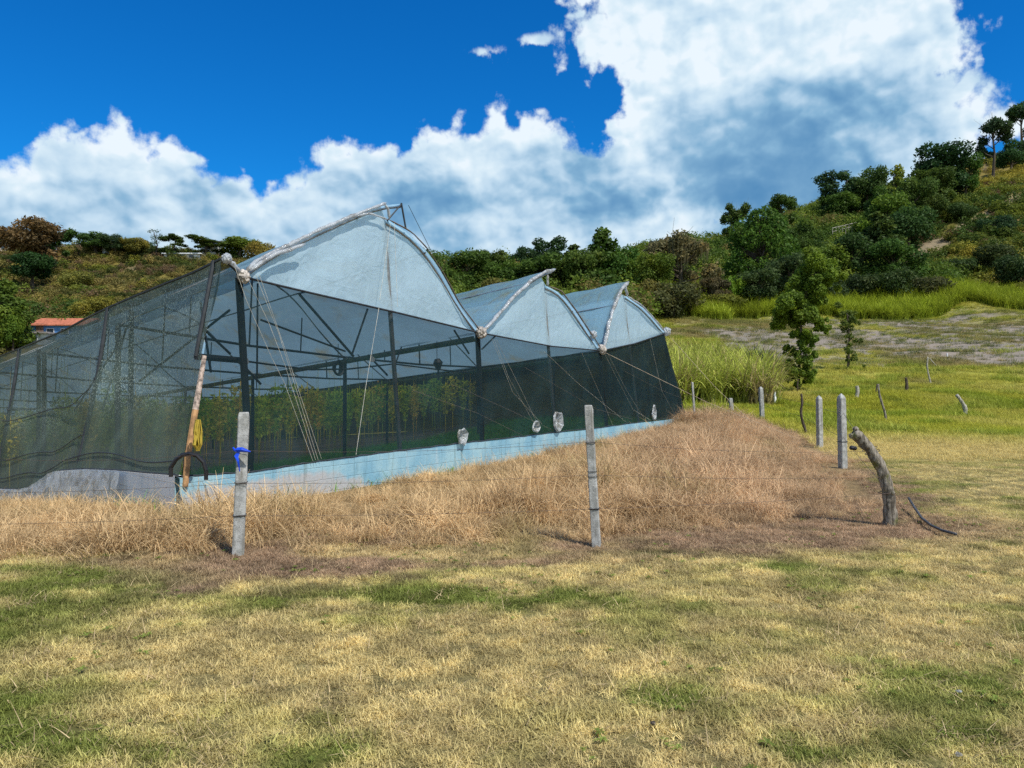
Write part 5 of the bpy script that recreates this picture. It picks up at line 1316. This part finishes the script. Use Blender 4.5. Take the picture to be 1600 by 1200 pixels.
strand([P(-120,820,7.4), P(370,806,7.50), P(928,795,8.08), P(1388,771,9.32)], 'lowest wire strand of the front fence', GF, sag=.02)
GW = 'wire strands of the side fence'
for dz, lab in ((1.15, 'topmost wire strand of the side fence running back from the curved trunk'), (.65, 'lower wire strand of the side fence running back from the curved trunk')):
    q = [P(1375 if dz > 1 else 1388, 720 if dz > 1 else 765, 9.35)]
    for (u, Y) in ((1317,16.1), (1281,22), (1256,27), (1191,33)): a = P(u, 600, Y); q.append((a.x, Y, hz(a.x, Y)+dz))
    strand(q, lab, GW, barbs=False, r=.004)
# blue plastic strip knotted on the first post
mb = MB(); b0 = P(372,704,7.46); mb.tube([b0+Vector((-.045, 0, .0)), b0+Vector((0, -.01, .008)), b0+Vector((.04, -.01, .01)), b0+Vector((.12, .0, -.012))], [.006, .022, .024, .006], 8)
rows = [[b0+Vector((.0, -.012, 0)), b0+Vector((.028, -.012, 0))], [b0+Vector((-.03, -.02, -.05)), b0+Vector((.01, -.02, -.06))], [b0+Vector((.0, -.03, -.10)), b0+Vector((.022, -.03, -.10))], [b0+Vector((.02, -.02, -.20)), b0+Vector((.028, -.02, -.20))]]
mb.grid(rows); mb.tube([b0+Vector((-.01, -.015, -.01)), b0+Vector((-.045, -.015, .03))], .008, 5)
bm_ = mb.build('plastic_strip', M_BLUE); tag(bm_, 'bright blue plastic strip knotted round the concrete post', 'plastic strip')

# ------------------------------------------------------------------ young field tree
def young_tree(u, vb, Y, clumps, label, col, trunk):
    p = P(u, vb, Y); z = hz(p.x, Y); e = empty('young_tree', (p.x, Y, z)); tag(e, label, 'young tree'); mb = MB(); tp = [P(a, b, Y) for a, b in trunk]; tp[0].z = z-.1
    mb.tube(tp, [.10-.07*i/(len(tp)-1) for i in range(len(tp))], 6)
    cs = []; rd = []; rr = random.Random(int(u))
    for (a, b, r) in clumps:
        q = P(a, b, Y+rr.uniform(-.5, .5)); R = r/F_PX*Y
        s = min(tp, key=lambda w: (w-q).length); mb.tube([s, s.lerp(q, .6)+Vector((0, 0, .1)), q], [.035, .02, .008], 4)
        for _ in range(7): cs.append(tuple(q+Vector((rr.gauss(0, 1), rr.gauss(0, 1), rr.gauss(0, 1)))*R*.62)); rd.append(R*(.30+.35*rr.random()))
    mb.build('trunk', M_BARK, e)
    V, Fq, var = leafcloud(cs, rd, (260 if u < 1300 else 60)*len(cs), .12, np.random.default_rng(int(u)), .3); me = np_mesh('crown', V, Fq, M_LEAF, var)
    o = bpy.data.objects.new('crown', me); link(o, e); o.color = (*col, 1)
young_tree(1247,592,50,[(1272,428,24),(1295,424,18),(1308,432,10),(1256,436,18),(1262,452,22),(1284,448,16),(1236,476,22),(1230,498,20),(1222,488,12),(1246,492,14),(1262,476,14),(1280,470,10),(1275,500,12),(1286,515,9),(1250,520,12),(1266,535,9),(1262,556,12),(1240,548,11),(1252,572,13),(1238,580,11),(1262,585,12),(1246,592,12),(1256,530,12)],'slender young tree with bunched leaves in the field right of the cane',(.13,.20,.025),[(1247,592),(1250,545),(1252,500),(1260,455),(1275,428)])
young_tree(1325,560,62,[(1322,490,10),(1330,500,8),(1320,512,9),(1328,530,8),(1322,548,9),(1330,558,9)],'thin sparse sapling right of the slender young tree',(.10,.14,.025),[(1325,560),(1327,525),(1324,492)])

# ------------------------------------------------------------------ houses and hillside built things
M_ORANGE = plain('orange_tiles', (0.44, 0.15, 0.08), 0.8, .2, 0, .3, 3); M_BLUEW = plain('blue_render', (0.10, 0.26, 0.55), 0.8, .2, 0, .1, 2); M_PALE = plain('pale_render', (0.50, 0.56, 0.62), 0.85, .2, 0, .12, 2)
M_GLASSD = plain('dark_window', (0.02, 0.03, 0.04), 0.2, .6); M_TIN = plain('tin_roof', (0.34, 0.31, 0.29), 0.5, .4, .3, .3, 1.5); M_BROWNR = plain('brown_roof', (0.20, 0.13, 0.10), 0.9)
def house(u0, u1, vb, vt, Y, depth, wallm, roofm, label, wins, name='house', rz=0.0, rise=.8, flat=False, door=None, cat='house'):
    q = hit((u0+u1)/2, vb, 70) or P(u0, vb, Y); Y = q.y; a, b = P(u0, vb, Y), P(u1, vb, Y); w = b.x-a.x; zb0 = a.z; zt0 = P(u0, vt, Y).z; hh = zt0-zb0
    c = Vector(((a.x+b.x)/2, Y+depth/2, zb0)); e = empty(name, c, rz); tag(e, label, cat)
    def part(nm, fn, m):
        mb = MB(); fn(mb); me = bpy.data.meshes.new(nm); me.from_pydata(mb.v, [], mb.f); me.materials.append(m); o = bpy.data.objects.new(nm, me); COL.objects.link(o); o.parent = e; return o
    part('wall', lambda mb: mb.box((0, 0, hh/2-.5), (w, depth, hh+1)), wallm)
    o = .35
    if flat: part('roof', lambda mb: mb.box((0, 0, hh+.10), (w+2*o, depth+2*o, .2)), roofm)
    else:
        def rf(mb):
            x0, x1, y0, y1 = -w/2-o, w/2+o, -depth/2-o, depth/2+o
            mb.add([(x0, y0, hh), (x1, y0, hh), (x1, 0, hh+rise), (x0, 0, hh+rise), (x0, y1, hh), (x1, y1, hh), (x0, y0, hh+.12), (x1, y0, hh+.12), (x1, 0, hh+rise+.12), (x0, 0, hh+rise+.12), (x0, y1, hh+.12), (x1, y1, hh+.12)],
                   [(0, 1, 2, 3), (3, 2, 5, 4), (6, 9, 8, 7), (9, 10, 11, 8), (0, 6, 7, 1), (4, 5, 11, 10), (0, 3, 9, 6), (3, 4, 10, 9), (1, 7, 8, 2), (2, 8, 11, 5)])
        part('roof', rf, roofm)
    for (fx, fz, ww, wh) in wins:
        fr = part('window', lambda mb: mb.box((fx*w/2, -depth/2-.03, fz*hh), (ww+.16, .06, wh+.16)), M_WHITE)
        q = MB(); q.box((fx*w/2, -depth/2-.08, fz*hh), (ww, .05, wh)); me = bpy.data.meshes.new('pane'); me.from_pydata(q.v, [], q.f); me.materials.append(M_GLASSD); o2 = bpy.data.objects.new('pane', me); COL.objects.link(o2); o2.parent = fr
    if door: part('door', lambda mb: mb.box((door*w/2, -depth/2-.04, 1.0), (.9, .08, 2.0)), M_BROWNR)
    return e
house(46,128,531,509,88,6,M_BLUEW,M_ORANGE,'blue walled house with an orange tiled roof at the foot of the left hill',[(.35,.62,.8,.5),(-.2,.62,.8,.5)],rise=1.1,door=-.6)
house(30,72,540,521,84,3,M_PALE,M_TIN,'low pale annex in front of the blue walled house',[(.2,.6,.5,.35)],flat=True,cat='annex',name='annex')
house(160,186,397,383,135,5,M_PALE,M_TIN,'small shack with a low pitched roof on the left hilltop',[(0,.55,1.2,.9)],rise=.6,name='shack',cat='shack')
house(256,312,405,397,140,5,M_WHITE,M_WHITE,'long low white house on the left hilltop',[(-.7,.55,.9,.5),(-.3,.55,.9,.5),(.1,.55,.9,.5),(.55,.55,.9,.5)],flat=True)
house(316,336,402,378,150,5,M_WHITE,M_TIN,'white house behind the wide umbrella shaped tree',[(0,.6,.8,.6)],rise=.6)
house(0,9,394,380,126,5,plain('cream_render', (.5,.42,.32), .9),M_TIN,'cream house cut by the left picture edge on the hilltop',[(0,.55,.5,.5)],rise=.4)
house(70,88,395,382,122,4,M_PALE,M_TIN,'small grey hut beside the white pillar on the left hill',[(0,.55,.5,.5)],flat=True,name='hut',cat='hut')
house(1008,1032,408,398,196,7,plain('brown_wall', (.15,.11,.09), .9),M_BROWNR,'house with a long brown roof above the brownish olive bush',[(0,.5,.8,.5)],rise=1.2)
mb = MB(); p = hit(83,416,70) or P(83,416,118); z = p.z; q = P(83,382,p.y); mb.box((p.x, p.y, (z+q.z)/2-.2), (.35, .35, q.z-z+.4)); mb.box((p.x, p.y, q.z+.12), (.55, .55, .2)); o = mb.build('pillar', M_WHITE); tag(o, 'thin white pillar standing on the left hill', 'pillar')
# white railing on the right hill
e = None; a = P(1301,360,205); b = P(1346,348,212)
e = empty('railing', a); tag(e, 'pale wooden railing on the right hillside between dark trees', 'railing')
for k_ in range(10):
    q = a.lerp(b, k_/9); mb = MB(); mb.box((q.x, q.y, q.z-.9), (.10, .10, 2.6)); mb.build('post', M_PALEWOOD, e)
mb = MB(); mb.tube([a+Vector((-.2, -.13, .55)), b+Vector((.2, -.13, .4))], .08, 4); mb.tube([a+Vector((-.2, -.13, -.4)), b+Vector((.2, -.13, -.4))], .06, 4); mb.build('rail', M_PALEWOOD, e)
# utility pole far on the field, loose stones and litter on the lawn
for i, (u, v, s, lab) in enumerate(((1498,1089,.013,'crumpled bit of clear litter on the lawn at the right'), (1497,1192,.014,'shiny scrap of litter at the bottom edge of the picture'), (1020,1140,.014,'small dark clod lying on the lawn'))):
    q = hit(u, v, 2.5); bm = bmesh.new(); bmesh.ops.create_icosphere(bm, subdivisions=2, radius=s); rr = random.Random(i)
    for w_ in bm.verts: w_.co *= .6+.8*rr.random(); w_.co.z *= .5
    me = bpy.data.meshes.new('litter'); bm.to_mesh(me); bm.free(); me.materials.append(M_CRINK if i < 2 else M_BARK); o = bpy.data.objects.new('litter' if i < 2 else 'clod', me); o.location = (q.x, q.y, q.z+.03); link(o); tag(o, lab, 'litter' if i < 2 else 'clod')
